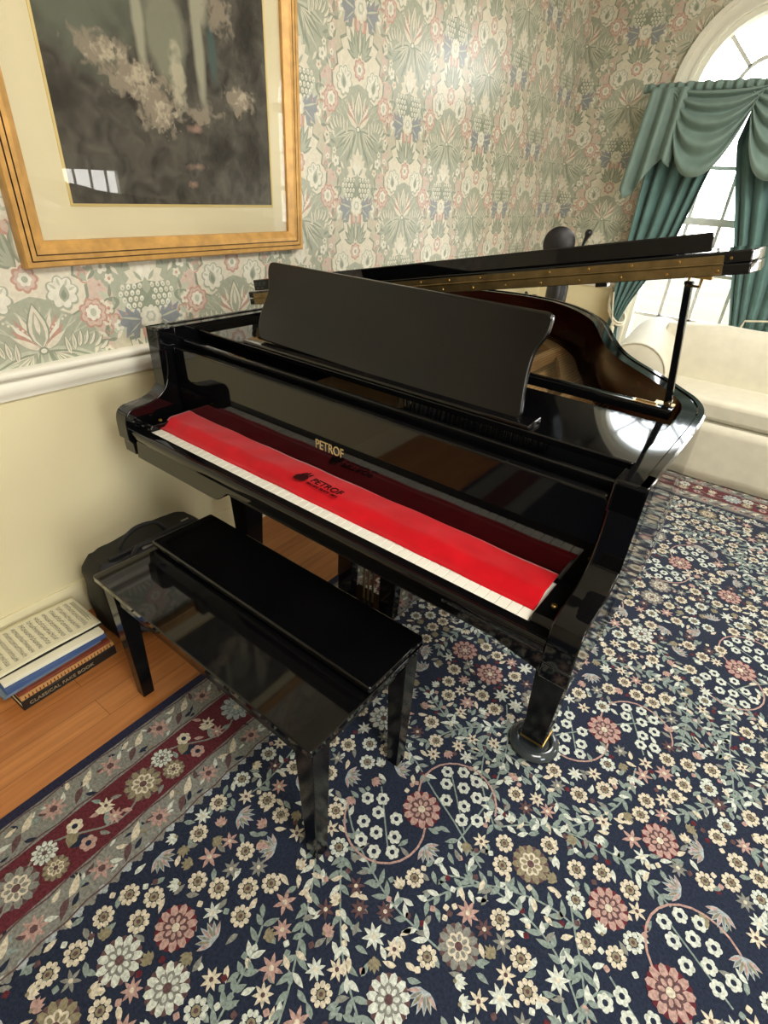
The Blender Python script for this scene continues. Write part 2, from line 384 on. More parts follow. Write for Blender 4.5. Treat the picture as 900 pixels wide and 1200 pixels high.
    p.leaf(0,-.19,.13,.062,PI/2,DS,4.6); p.leaf(0,-.188,.122,.052,PI/2,CR,4.9); p.leaf(0,-.184,.1,.034,PI/2,SG,5.1); p.leaf(0,-.15,.06,.014,PI/2,CR,5.3)
    p.ell(0,-.195,.015,.012,DS,5.4,0,10); p.ell(0,-.195,.009,.007,WH,5.6,0,8)
    p.leaf(0,-.4,.05,.03,PI/2,SG,4)
    p.scal(0,-.475,.04,CR,4,9,.2); p.scal(0,-.473,.032,WH,4.3,8,.22); p.scal(0,-.472,.019,MI,4.6,6,.2); p.scal(0,-.471,.011,WH,4.8,6,.2)
    return p.p
CELL=wall_cell()
def paper(mb,fn,box,ax0,skip=None,moff=1):
    a0,a1,z0,z1=box
    for i in range(int((a0-ax0)/.36)-2,int((a1-ax0)/.36)+3):
        for k in range(-4,5):
            cx=ax0+.36*i; cz=1.13+(.328 if i%2 else 0)+.655*k
            if cx<a0-.2 or cx>a1+.2 or cz<z0-.3 or cz>z1+.6: continue
            emit(mb,[([(x+cx,y+cz) for x,y in pts],c,l) for pts,c,l in CELL],fn,box,.0002,skip,moff)

# ------------------------------------------------------------------ room
YC=3.0156; XR=4.6; YF=-3.2; H=2.75
WPM=[M['wp_sand']]+[M[n] for n in WP]
mb=MB(); mb.box(-.12,XR+.12,YF-.12,YC+.15,-.1,0); struct(mb.build('floor',M['wood'],smooth=False))
mb=MB(); mb.box(-.12,XR+.12,YF-.12,YC+.15,H,H+.1); struct(mb.build('ceiling',M['ceil'],smooth=False))
# left wall: painted wainscot below, printed paper above the rail
mb=MB(); mb.box(-.12,0,YF-.12,YC+.15,0,.86,10); mb.box(-.12,0,YF-.12,YC+.15,.86,H,0)
paper(mb,lambda a,b,d:(.0002+d,a,b),(-2.4,YC,.862,H-.001),-.805)
struct(mb.build('wall_left',WPM+[M['wain']],smooth=False))
# back wall with arched opening
WX,WR,WS,WSILL=1.13,.405,1.99,.36
WX2=2.7
mb=MB()
def wq(x0,x1,z0,z1,m): mb.box(x0,x1,YC,YC+.15,z0,z1,m)
xs_=[-.12,WX-WR,WX+WR,WX2-WR,WX2+WR,XR+.12]
NA=28
for k in range(5):
    if k%2==0:
        wq(xs_[k],xs_[k+1],0,.86,10); wq(xs_[k],xs_[k+1],.86,H,0)
    else:
        wq(xs_[k],xs_[k+1],0,WSILL,10); c_=(xs_[k]+xs_[k+1])/2
        for q in range(NA):
            a,b=PI-PI*q/NA,PI-PI*(q+1)/NA
            xa,za,xb,zb=c_+WR*math.cos(a),WS+WR*math.sin(a),c_+WR*math.cos(b),WS+WR*math.sin(b)
            mb.prism([(xa,za),(xb,zb),(xb,H),(xa,H)],'y',YC,YC+.15,0)
def skipwin(pts):
    for x,z in pts:
        for c_ in (WX,WX2):
            if abs(x-c_)<WR+.03 and z<WS: return True
            if z>=WS and math.hypot(x-c_,z-WS)<WR+.03: return True
    return False
paper(mb,lambda a,b,d:(a,YC-.0002-d,b),(0,XR,.862,H-.001),.367-.36,skipwin)
struct(mb.build('wall_back',WPM+[M['wain']],smooth=False))
# right wall with two plain daylight windows, front wall
RW=[(-2.35,-1.25,.55,2.3),(1.62,2.3,.75,1.4)]
mb=MB()
ys=[YF-.12,RW[0][0],RW[0][1],RW[1][0],RW[1][1],YC+.15]
for i in range(5):
    if i%2==0: mb.box(XR,XR+.12,ys[i],ys[i+1],0,H)
    else: z0_,z1_=RW[i//2][2:]; mb.box(XR,XR+.12,ys[i],ys[i+1],0,z0_); mb.box(XR,XR+.12,ys[i],ys[i+1],z1_,H)
struct(mb.build('wall_right',M['plain'],smooth=False))
mb=MB(); mb.box(-.12,XR+.12,YF-.12,YF,0,H); struct(mb.build('wall_front',M['plain_dark'],smooth=False))
for i,(a,b,c,d) in enumerate(RW):
    mb=MB()
    for q in ((a,a+.05,c,d),(b-.05,b,c,d),(a+.05,b-.05,c,c+.05),(a+.05,b-.05,d-.05,d)): mb.box(XR+.02,XR+.08,*q)
    for k in (1,2,3):
        y=a+(b-a)*k/4; mb.box(XR+.04,XR+.06,y-.01,y+.01,c+.04,d-.04)
    nz=max(2,round((d-c)/.3))
    for k in range(1,nz): z=c+(d-c)*k/nz; mb.box(XR+.04,XR+.06,a+.04,b-.04,z-.01,z+.01)
    mb.add([(XR+.05,a+.04,c+.04),(XR+.05,a+.04,d-.04),(XR+.05,b-.04,d-.04),(XR+.05,b-.04,c+.04)],[(0,1,2,3)],1)
    for q in ((a-.08,a,c-.08,d+.08),(b,b+.08,c-.08,d+.08),(a,b,c-.08,c),(a,b,d,d+.08)): mb.box(XR-.02,XR,*q)
    struct(mb.build('window_%d'%(i+2),[M['trim'],M['pane']],smooth=False))
# chair rails and baseboards
def rail_prof(s): # (out from wall, z)
    return [(0,.818),(.012,.818),(.014,.832),(.02,.838),(.02,.862),(.014,.868),(.014,.874),(.03,.88),(.034,.892),(.03,.9),(0,.902)]
mb=MB(); mb.prism([(d,z) for d,z in rail_prof(0)],'y',YF,YC-.0,0); o=struct(mb.build('trim_1',M['trim'],ang=60))
for nm,x0,x1 in (('trim_2',.035,WX-WR-.105),('trim_3',WX+WR+.105,WX2-WR-.105),('trim_4',WX2+WR+.105,XR)):
    mb=MB(); mb.prism([(YC-d,z) for d,z in rail_prof(0)],'x',x0,x1,0); struct(mb.build(nm,M['trim'],ang=60))
bp=[(0,0),(.016,0),(.016,.1),(.01,.118),(.006,.13),(0,.13)]
mb=MB(); mb.prism(bp,'y',YF,YC,0); struct(mb.build('baseboard_left',M['wain']))
mb=MB(); mb.prism([(YC-d,z) for d,z in bp],'x',.02,XR,0); struct(mb.build('baseboard_back',M['trim']))
# arched windows: casing, sashes, fan light, glass
def arch_window(name,WX):
    mb=MB()
    def arc(r,n=28): return [(WX+r*math.cos(PI-PI*k/n),WS+r*math.sin(PI-PI*k/n)) for k in range(n+1)]
    def ring(r0,r1,y0,y1,m=0,zb=None):
        o_,i_=arc(r1),arc(r0)
        if zb is not None: o_=[(WX-r1,zb)]+o_+[(WX+r1,zb)]; i_=[(WX-r0,zb)]+i_+[(WX+r0,zb)]
        for k in range(len(o_)-1): mb.prism([i_[k],i_[k+1],o_[k+1],o_[k]],'y',y0,y1,m)
    ring(.405,.5,YC-.022,YC,0,WSILL-.04); ring(.48,.51,YC-.034,YC-.02,0,WSILL-.04); ring(.41,.43,YC-.03,YC-.02,0,WSILL-.04)
    ring(.375,.41,YC-.005,YC+.1,0,WSILL)
    mb.box(WX-.54,WX+.54,YC-.06,YC+.1,WSILL-.04,WSILL)
    def bar(x0,z0,x1,z1,w,y0=YC+.055,y1=YC+.08):
        d=math.hypot(x1-x0,z1-z0); nx,nz=-(z1-z0)/d*w/2,(x1-x0)/d*w/2
        mb.prism([(x0+nx,z0+nz),(x0-nx,z0-nz),(x1-nx,z1-nz),(x1+nx,z1+nz)],'y',y0,y1,1)
    bar(WX-.4,WS-.03,WX+.4,WS-.03,.06); bar(WX-.4,1.295,WX+.4,1.295,.045,YC+.04,YC+.09); bar(WX-.4,WSILL+.03,WX+.4,WSILL+.03,.06)
    for x in (-.2,0,.2): bar(WX+x,WSILL,WX+x,WS,.021)
    for z in (.67,.98,1.6): bar(WX-.4,z,WX+.4,z,.021)
    hub=arc(.17,16)
    for k in range(16): bar(*hub[k],*hub[k+1],.021)
    for a in (0,45,90,135,180):
        c,s_=math.cos(math.radians(a)),math.sin(math.radians(a)); bar(WX+.17*c,WS+.17*s_,WX+.39*c,WS+.39*s_,.021)
    g=[(WX-.4,WSILL)]+arc(.4)+[(WX+.4,WSILL)]
    mb.add([(x,YC+.068,z) for x,z in g],[tuple(range(len(g)))],2)
    struct(mb.build(name,[M['trim'],M['munt'],M['pane']],ang=30))
arch_window('window_1',WX); arch_window('window_4',WX2)
# outdoors
mb=MB(); mb.box(-14,18,YC+.3,30,-.5,-.4); struct(mb.build('ground',M['grass'],smooth=False))

# ------------------------------------------------------------------ rug
RC=['rug_navy','rug_cream','rug_sage','rug_olive','rug_pink','rug_maroon','rug_grey','rug_pale','rug_brown','rug_edge','rug_ice']
RCc=[(35,41,56),(194,184,162),(124,136,128),(128,120,96),(166,136,126),(88,38,44),(122,122,114),(188,192,180),(88,66,66),(38,38,58),(152,160,160)]
for n_,c_ in zip(RC,RCc): M[n_]=mat(n_,c_,.95,0,.1,.34,150,.7,420,sheen=.16)
NV,CRM,SGE,OLV,PNK,MAR,GRY,PAL,BRN,EDG,ICE=range(11)
RX0,RX1,RY0,RY1=.5823,4.15,-3.1,1.97
R=random.Random(11)
def rosette(p,x,y,r,l=3):
    a=R.random(); p.petals(x,y,9,.42*r,r,.52*r,CRM if R.random()<.8 else PAL,l,a); p.ell(x,y,.4*r,.4*r,OLV,l,0,8); p.ell(x,y,.2*r,.2*r,BRN,l+.3,0,6)
def flow8(p,x,y,r,l=3,c=PAL):
    p.scal(x,y,r,c,l,6,.2,R.random()); p.ell(x,y,.36*r,.36*r,NV,l+.3,0,8)
def star(p,x,y,r,c,l=3):
    a=R.random()*6; n=R.choice((6,7,8))
    for i in range(n): p.leaf(x,y,r,.36*r,a+2*PI*i/n,c,l,0,4)
    p.ell(x,y,.22*r,.22*r,CRM if c!=CRM else BRN,l+.3,0,6)
def halfflower(p,x,y,r,a,c,l=3):
    for i in range(5): p.leaf(x,y,r*(1-.12*abs(i-2)),.38*r,a+(i-2)*.42,c,l+.05*i,0,4)
    p.ell(x,y,.16*r,.16*r,OLV,l+.4,0,6)
def palmette(p,x,y,r,a,kind,l=3):
    oc,ic,cc=((PAL,GRY,BRN),(GRY,CRM,BRN),(ICE,SGE,CRM),(PNK,BRN,CRM),(OLV,CRM,BRN))[kind]
    n=11
    p.scal(x,y,.98*r,BRN if kind!=3 else MAR,l-.25,11,.12,a+PI/11)
    for i in range(n):
        t=a+2*PI*i/n; p.ell(x+.72*r*math.cos(t),y+.72*r*math.sin(t),.3*r,.19*r,oc,l,t,7)
    p.scal(x,y,.62*r,ic,l+.3,8,.2,a); p.petals(x,y,8,.2*r,.52*r,.2*r,oc,l+.5,a); p.ell(x,y,.2*r,.2*r,cc,l+.7,0,8)
def fan(p,x,y,r,a,l=3):
    for i in range(7):
        t=a+(i-3)*.36; p.leaf(x,y,r*(1.1-.05*abs(i-3)),.3*r,t,ICE,l+.02*i,0,4); p.leaf(x+.2*r*math.cos(t),y+.2*r*math.sin(t),r*.75,.14*r,t,(PNK,GRY,OLV)[(i)%3],l+.3+.02*i,0,4)
def medallion(p,x,y,a):
    c,s=math.cos(a),math.sin(a); T=lambda u,v:(x+u*c-v*s,y+u*s+v*c)
    palmette(p,x,y,.05,a,3,4)
    for sg in (1,-1):
        arc_=[T(sg*(.1+.105*math.cos(t)),sg*(.02+.105*math.sin(t))) for t in [math.radians(q) for q in range(-30,215,15)]]
        p.strip(arc_,.005,PNK,2.6); p.strip([T(sg*.1,sg*-.07),T(sg*.1,sg*.1)],.004,SGE,2.2)
        for u,v in ((.07,.02),(.115,.0),(.155,.02),(.08,.065),(.125,.05),(.165,.065),(.09,.1),(.135,.095),(.1,-.035),(.14,-.04)):
            q=T(sg*u,sg*v); flow8(p,q[0],q[1],.0175,3.2)
def field():
    p=Pat(); occ={}
    fx0,fx1,fy0,fy1=RX0+.36,3.75,-1.75,RY1-.36
    def free(x,y,r):
        i,j=int(x/.12),int(y/.12)
        for a in (-1,0,1):
            for b in (-1,0,1):
                for (X,Y,Rr) in occ.get((i+a,j+b),()):
                    if (X-x)**2+(Y-y)**2<(Rr+r)**2: return False
        return True
    def put(x,y,r): occ.setdefault((int(x/.12),int(y/.12)),[]).append((x,y,r))
    # medallions on a staggered lattice
    cen=[]
    for i in range(5):
        for j in range(6):
            x=1.45+i*.62+(.31 if j%2 else 0)-.36; y=-1.32+j*.56
            if fx0+.2<x<fx1 and y<fy1-.2: cen.append((x,y))
    for (x,y) in cen:
        a=R.uniform(-.5,.5)+PI*.25; medallion(p,x,y,a)
        c,s=math.cos(a),math.sin(a)
        put(x,y,.055)
        for sg in (1,-1):
            for u,v in ((.1,.02),(.06,.02),(.14,.02),(.1,.07),(.1,-.03),(.1,.1)): put(x+sg*(u*c-v*s),y+sg*(u*s+v*c),.045)
    # vines
    nv=0
    for k in range(120):
        x,y=R.uniform(fx0,fx1),R.uniform(fy0,fy1); a=R.uniform(0,2*PI); tw=R.uniform(-1.2,1.2); pts=[(x,y)]
        for i in range(R.randint(10,18)):
            a+=tw*.1+.05*math.sin(i); x+=.03*math.cos(a); y+=.03*math.sin(a)
            if not (fx0+.02<x<fx1 and fy0<y<fy1-.02): break
            pts.append((x,y))
            for sg in (1,-1):
                if R.random()<.85 and free(x,y,.004):
                    p.leaf(x,y,R.uniform(.026,.04),.013,a+sg*R.uniform(.6,1.0),SGE if R.random()<.7 else PAL,2.4,0,4); put(x+.02*math.cos(a+sg*.8),y+.02*math.sin(a+sg*.8),.006)
        if len(pts)>2: p.strip(pts,.0042,SGE,2)
    def scatter(n,r,gap,fn):
        t=0; k=0
        while k<n and t<n*14:
            t+=1; x,y=R.uniform(fx0+r,fx1),R.uniform(fy0,fy1-r)
            if free(x,y,r+gap): fn(x,y); put(x,y,r); k+=1
    A=(fx1-fx0)*(fy1-fy0)
    scatter(int(A*11),.045,.003,lambda x,y: palmette(p,x,y,.045,R.random()*6,R.randrange(5)))
    scatter(int(A*14),.036,.003,lambda x,y: fan(p,x-.015,y,.04,R.random()*6))
    # clusters of rosettes and stars along short arcs
    for k in range(int(A*26)):
        x,y=R.uniform(fx0,fx1),R.uniform(fy0,fy1); a=R.uniform(0,6.3); kind=R.random(); col=R.choice((PNK,PNK,CRM,PAL))
        for i in range(7):
            ox,oy=R.uniform(-.012,.012),R.uniform(-.012,.012)
            X=x+.06*i*math.cos(a)+(.028*(-1)**i)*math.sin(a)+ox; Y=y+.06*i*math.sin(a)-(.028*(-1)**i)*math.cos(a)+oy; a+=.12
            if not(fx0+.03<X<fx1 and fy0<Y<fy1-.03): continue
            if kind<.55:
                if free(X,Y,.0248): rosette(p,X,Y,.0245); put(X,Y,.0245)
            elif free(X,Y,.025): star(p,X,Y,.027,col); put(X,Y,.024)
    scatter(int(A*100),.0235,.001,lambda x,y: rosette(p,x,y,.023))
    scatter(int(A*160),.0185,.0005,lambda x,y: star(p,x,y,.022,R.choice((PNK,CRM,CRM,PAL,GRY,BRN))))
    scatter(int(A*160),.015,.0005,lambda x,y: halfflower(p,x,y,.027,R.random()*6,R.choice((CRM,PAL,PNK,OLV))))
    scatter(int(A*600),.0085,.0005,lambda x,y: p.leaf(x-.012,y,.03,.0125,R.random()*6.3,R.choice((SGE,SGE,PAL,GRY,CRM)),2.4,R.uniform(-.3,.3),4))
    scatter(int(A*420),.0065,.0005,lambda x,y: p.scal(x,y,.0075,R.choice((CRM,BRN,MAR,PNK,SGE,PAL)),2.4,4,.35,R.random()*6,3))
    return p.p
def band(p,w,L,kind):
    """border ornament on local (s along 0..L, t across 0..w)"""
    if kind=='guard':
        n=int(L/.15)
        for i in range(n+1):
            s=i*L/n
            for k in range(5): 
                p.leaf(s+.02+.025*k,w*.5+w*.26*math.sin(k*2.2),.03,.012,R.uniform(-1,1),(PAL,CRM,NV,SGE,BRN)[k],2.4,.2,4)
            star(p,s,w*.5,w*.34,PNK,3); p.ell(s,w*.5,w*.1,w*.1,BRN,3.5,0,6)
            for k in range(9): p.leaf(s+R.uniform(0,.14),R.uniform(.08,.92)*w,.02,.008,R.uniform(0,6),(NV,SGE,PAL,OLV)[k%4],2.1,.3,4)
            p.leaf(s+.075,w*.5,.05,.02,.4,CRM,2.8,.3,4); p.leaf(s+.075,w*.5,.045,.018,3.6,BRN,2.8,.3,4)
        for t in (.06*w,.94*w): p.strip([(i*.05,t+.003*(-1)**i) for i in range(int(L/.05)+1)],.004,BRN,2.6)
    else:
        n=int(L/.3)
        pts=[(i*L/(n*10),w*(.5+.3*math.sin(i*PI/5))) for i in range(n*10+1)]
        p.strip(pts,.005,GRY,2.2)
        for i in range(n+1):
            s=i*L/n
            palmette(p,s,w*.5,w*.36,R.random()*6,(2,1,4)[i%3],3)
            for sg,q in ((1,.26),(-1,.76)):
                palmette(p,s+.075*1.0,w*(.5+sg*.2),w*.22,0,(4,0)[sg>0],3); 
                flow8(p,s+.15,w*(.5-sg*.24),w*.15,3,(CRM,PNK)[sg>0])
                p.leaf(s+.115,w*(.5-sg*.05),.06,.03,sg*.7,(NV,OLV)[sg>0],2.8,.2,4)
                p.leaf(s+.2,w*(.5+sg*.22),.045,.02,-sg*.9,(SGE,CRM)[sg>0],2.8,.2,4)
                star(p,s+.225,w*(.5+sg*.16),w*.17,(CRM,PNK)[sg<0],3)
                for k in range(3): p.leaf(s+R.uniform(.03,.28),w*R.uniform(.1,.9),.028,.012,R.uniform(0,6),(SGE,GRY,PNK)[k],2.4,.2,4)
mb=MB()
zt=.006
mb.box(RX0,RX1,RY0,RY1,.0005,zt,9)
def flat(x0,x1,y0,y1,c,l): mb.add([(x0,y0,zt+l*.0002),(x1,y0,zt+l*.0002),(x1,y1,zt+l*.0002),(x0,y1,zt+l*.0002)],[(0,1,2,3)],c)
g1,mr,g2,fd=.028,.125,.258,.345
for k,(d,c) in enumerate(((g1,GRY),(mr,MAR),(g2,GRY),(fd,NV))): flat(RX0+d,RX1-d,RY0+d,RY1-d,c,1+.2*k)
rugz=lambda x,y,d:(x,y,zt+d*1.5+.0004)
emit(mb,field(),rugz,(RX0+fd,3.8,-1.8,RY1-fd),.0002)
for d0,d1,kind in ((g1,mr,'guard'),(mr,g2,'main'),(g2,fd,'guard')):
    w=d1-d0
    p=Pat(); band(p,w,3.8,kind)   # left border, along y
    emit(mb,[([(RX0+d0+w-y,x-1.8) for x,y in pts],c,l) for pts,c,l in p.p],rugz,(RX0+d0,RX0+d1,-1.8,RY1-d0),.0002)
    p=Pat(); band(p,w,2.6,kind)   # far border, along x
    emit(mb,[([(RX0+d1+x,RY1-d0-w+y) for x,y in pts],c,l) for pts,c,l in p.p],rugz,(RX0+d1,3.4,RY1-d1,RY1-d0),.0002)
# scalloped inner edge
p=Pat()
for i in range(130): p.scal(RX0+fd,-1.8+i*.029,.012,(GRY,ICE)[i%2],2,4,.3)
emit(mb,p.p,rugz,(RX0+fd-.01,RX0+fd+.03,-1.8,RY1-fd),.0002)
rug=mb.build('oriental_rug',[M[n] for n in RC],smooth=False)
tag(rug,'large navy floral oriental rug with maroon border under piano and bench','rug')
rug.location=(0,0,0)

# ------------------------------------------------------------------ framed picture on the left wall
PY0,PY1,PZ0,PZ1=-.8046,.2576,1.1586,2.24
fp=thing('framed_picture','large gold framed garden print with cream mat on left wall','picture',(0,(PY0+PY1)/2,PZ0))
def ploc(o): o.matrix_parent_inverse=fp.matrix_basis.inverted(); return o
fp_mat=Matrix.Translation((0,(PY0+PY1)/2,PZ0))
mb=MB()
prof=[(0,.004),(.0,.03),(.004,.036),(.016,.036),(.0165,.03),(.019,.03),(.0195,.037),(.031,.037),(.0315,.031),(.034,.031),(.0345,.037),(.046,.036),(.066,.022),(.066,.004)]
pm=[0,0,0,0,1,1,0,0,1,1,0,0,0,0]
cs=[(PY0,PZ0,1,1),(PY1,PZ0,-1,1),(PY1,PZ1,-1,-1),(PY0,PZ1,1,-1)]
for e in range(4):
    a,b=cs[e],cs[(e+1)%4]
    for k in range(len(prof)-1):
        q=[]
        for (cy,cz,sy,sz),(d,h) in ((a,prof[k]),(b,prof[k]),(b,prof[k+1]),(a,prof[k+1])): q.append((h,cy+sy*d,cz+sz*d))
        mb.add(q,[(0,1,2,3)],pm[k])
o=mb.build('frame',[M['gold_frame'],M['frame_line']],fp,smooth=False); ploc(o)
mb=MB(); i=.06; mb.box(.004,.009,PY0+i,PY1-i,PZ0+i,PZ1-i); ploc(mb.build('mat_board',M['matboard'],fp,smooth=False))
AY0,AY1,AZ0,AZ1=-.6307,.1173,1.3137,2.08
mb=MB(); mb.box(.009,.0105,AY0,AY1,AZ0,AZ1); ploc(mb.build('artwork',M['art'],fp,smooth=False))
mb=MB()
for q in ((AY0-.007,AY0,AZ0-.007,AZ1+.007),(AY1,AY1+.007,AZ0-.007,AZ1+.007),(AY0,AY1,AZ0-.007,AZ0),(AY0,AY1,AZ1,AZ1+.007)): mb.box(.009,.012,*q)
ploc(mb.build('mat_fillet',M['fillet'],fp,smooth=False))
mb=MB(); i=.064; mb.add([(.017,PY0+i,PZ0+i),(.017,PY1-i,PZ0+i),(.017,PY1-i,PZ1-i),(.017,PY0+i,PZ1-i)],[(0,1,2,3)]); ploc(mb.build('glass',M['picglass'],fp,smooth=False))

# ------------------------------------------------------------------ grand piano
PX,PYY,PTH=.3108,-.6957,-.0259
piano=thing('grand_piano','glossy black grand piano with raised lid and music desk','piano',(PX,PYY,0),PTH)
pn=lambda mb,name,mats,par=piano,**k: mb.build(name,mats,par,**k)
RZ=1.012
outer=[(1.333,.10),(1.333,.3),(1.333,.5),(1.324,.6),(1.295,.675),(1.25,.735),(1.205,.79),(1.15,.85),(1.085,.92),(1.03,.995),(.985,1.075),(.935,1.18),(.885,1.29),(.82,1.415),(.72,1.54),(.62,1.625),(.51,1.68),(.40,1.695),(.28,1.68),(.16,1.64),(.05,1.57),(-.04,1.47),(-.09,1.35),(-.108,1.2),(-.108,.9),(-.108,.5),(-.108,.10)]
oc=catmull(outer,4)
def offset(pts,d):
    out=[]
    for i in range(len(pts)):
        a=pts[max(i-1,0)]; b=pts[min(i+1,len(pts)-1)]; dx,dy=b[0]-a[0],b[1]-a[1]; l=math.hypot(dx,dy)
        out.append((pts[i][0]-dy/l*d,pts[i][1]+dx/l*d))
    return out
ic=offset(oc,.05)
mb=MB(); n=len(oc)
def wallstrip(pts,z0,z1,m,flip=False):
    vs=[(x,y,z0) for x,y in pts]+[(x,y,z1) for x,y in pts]; k=len(pts)
    mb.add(vs,[((i,i+1,i+1+k,i+k) if not flip else (i+k,i+1+k,i+1,i)) for i in range(k-1)],m)
def capstrip(pa,za,pb,zb,m,flip=False):
    k=len(pa); vs=[(x,y,za) for x,y in pa]+[(x,y,zb) for x,y in pb]
    mb.add(vs,[((i,i+1,i+1+k,i+k) if not flip else (i+k,i+1+k,i+1,i)) for i in range(k-1)],m)
o1=offset(oc,.004); o2=offset(oc,.016); o3=offset(oc,.019)
wallstrip(oc,.66,RZ-.004,0); capstrip(oc,RZ-.004,o1,RZ,0); capstrip(o1,RZ,o2,RZ,0); capstrip(o2,RZ,o3,RZ-.003,0); capstrip(o3,RZ-.003,ic,RZ-.003,0)
wallstrip([q for q in ic if q[1]>.5],.66,RZ-.003,1,True); kq=[i for i,q in enumerate(ic) if q[1]>.5]; wallstrip(ic[:kq[0]+1],.66,RZ-.003,0,True); wallstrip(ic[kq[-1]:],.66,RZ-.003,0,True); capstrip(oc,.66,ic,.66,0,True)
for s in (0,-1):
    a,b=oc[s],ic[s]; mb.add([(*a,.66),(*b,.66),(*b,RZ-.003),(*a,RZ)],[(0,1,2,3)],0)
pn(mb,'rim',[M['black'],M['mahogany']],ang=30)
# cheeks (arms)
armp=[(.16,RZ),(.104,RZ),(.1,RZ-.004),(.1,.952),(.104,.947),(.117,.944)]+catmull([(.117,.94),(.117,.91),(.113,.88),(.1,.842),(.075,.818),(.044,.806),(.012,.802),(-.02,.798),(-.038,.786),(-.046,.765),(-.047,.735)],4)+[(-.047,.705),(-.036,.692),(-.034,.655),(.16,.655)]
for a0,a1 in ((-.108,-.052),(1.277,1.333)):
    mb=MB(); mb.prism(armp,'x',a0,a1); pn(mb,'cheek',M['black'],bevel=.003,ang=25)
# keybed with shaped apron
mb=MB(); mb.box(-.06,1.285,-.012,.62,.665,.706); pn(mb,'keybed',M['black_satin'],bevel=.002)
ap=[(-.052,.706),(-.052,.645),(.31,.645)]+catmull([(.31,.645),(.335,.648),(.36,.664),(.385,.684),(.42,.69)],4)[1:]+[(1.16,.686),(1.277,.66)]+[(1.277,.706)]
mb=MB(); mb.prism(ap,'y',-.03,-.01); pn(mb,'apron',M['black'],bevel=.002)
mb=MB(); mb.prism([(-.004,.705),(-.004,.738),(-.012,.7385)]+[(-.03+.009*math.cos(t),.729+.0095*math.sin(t)) for t in [math.radians(a) for a in range(60,200,20)]]+[(-.037,.716),(-.031,.705)],'x',-.05,1.275); pn(mb,'key_slip',M['black'],ang=25)
# key blocks with screws
for u0,u1 in ((-.051,-.003),(1.228,1.276)):
    mb=MB(); mb.prism([(-.003,.706),(-.003,.742),(.008,.752),(.14,.752),(.14,.706)],'x',u0,u1); kb=pn(mb,'key_block',M['black'],bevel=.003)
    mb=MB(); mb.lathe([(.0001,.752),(.006,.752),(.006,.7545),(.0045,.756),(.0001,.756)],((u0+u1)/2,.05,0),14); pn(mb,'screw',M['brass'],kb)
# white keys
kw=1.225/52
mb=MB(); mb.prism(rrect(.0006,kw-.0006,-.002,.14,.0015,2),'z',.714,.7355); 
k0=mb.build('white_key',M['white_key'],piano,bevel=.0008,seg=1); 
for i in range(1,52):
    k=k0.copy(); C.objects.link(k); k.parent=piano; k.location=(kw*i,0,0)
# fallboard
fbp=rrect(-.048,1.274,.742,.956,.014)
mb=MB(); mb.prism([(a,b) for a,b in fbp],'y',.146,.17)
mb.v=[(x,y-.004*(z-.742)/.21-.002,z) for x,y,z in mb.v]
fb=pn(mb,'fallboard',M['black'],bevel=.004,seg=3)
def text_mesh(txt,size,ext=.0006):
    cu=bpy.data.curves.new('t','FONT'); cu.body=txt; cu.size=size; cu.extrude=ext; cu.align_x='LEFT'
    o=bpy.data.objects.new('t',cu); C.objects.link(o)
    dg=bpy.context.evaluated_depsgraph_get(); me=bpy.data.meshes.new_from_object(o.evaluated_get(dg))
    bpy.data.objects.remove(o); return me
def text_obj(name,txt,size,M4,m,parent,width=None,height=None):
    me=text_mesh(txt,size); xs=[v.co.x for v in me.vertices]; ysv=[v.co.y for v in me.vertices]
    sx=width/(max(xs)-min(xs)) if width else 1; sy=height/(max(ysv)-min(ysv)) if height else sx
    me.transform(Matrix.Translation((-min(xs),-min(ysv),0))); me.transform(Matrix.Diagonal((sx,sy,1,1))); me.transform(M4)
    me.materials.clear(); me.materials.append(m); me.name=name
    o=bpy.data.objects.new(name,me); C.objects.link(o); o.parent=parent; return o
lean=-math.atan(.004/.21)
fz=lambda z:.146-.004*(z-.742)/.21-.002
text_obj('maker_lettering','PETROF',.03,Matrix.Translation((.545,fz(.817)-.0006,.817))@Matrix.Rotation(PI/2-lean,4,'X'),M['gold_letters'],fb,.095,.025)['label']='gold PETROF lettering'
# rail behind the fallboard, pin block area
mb=MB(); mb.box(-.056,1.281,.178,.192,.8,.972); pn(mb,'front_rail',M['black'],bevel=.003)
mb=MB(); mb.box(-.057,1.282,.192,.54,.86,.9); pn(mb,'pin_block',M['black_matte'],bevel=.004)
mb=MB(); mb.prism(rrect(.36,.66,.30,.42,.01),'z',.9,.906); pn(mb,'plate_front',M['plate'],bevel=.002)
mb=MB()
for i in range(30):
    for j in range(3):
        u=.66+i*.0135+j*.004; v=.335+j*.02+.004*(i%2)
        mb.lathe([(.0033,.9),(.0033,.934),(.0022,.937),(.0001,.937)],(u,v,0),6)
o=pn(mb,'tuning_pins',M['steel']); o['kind']='stuff'
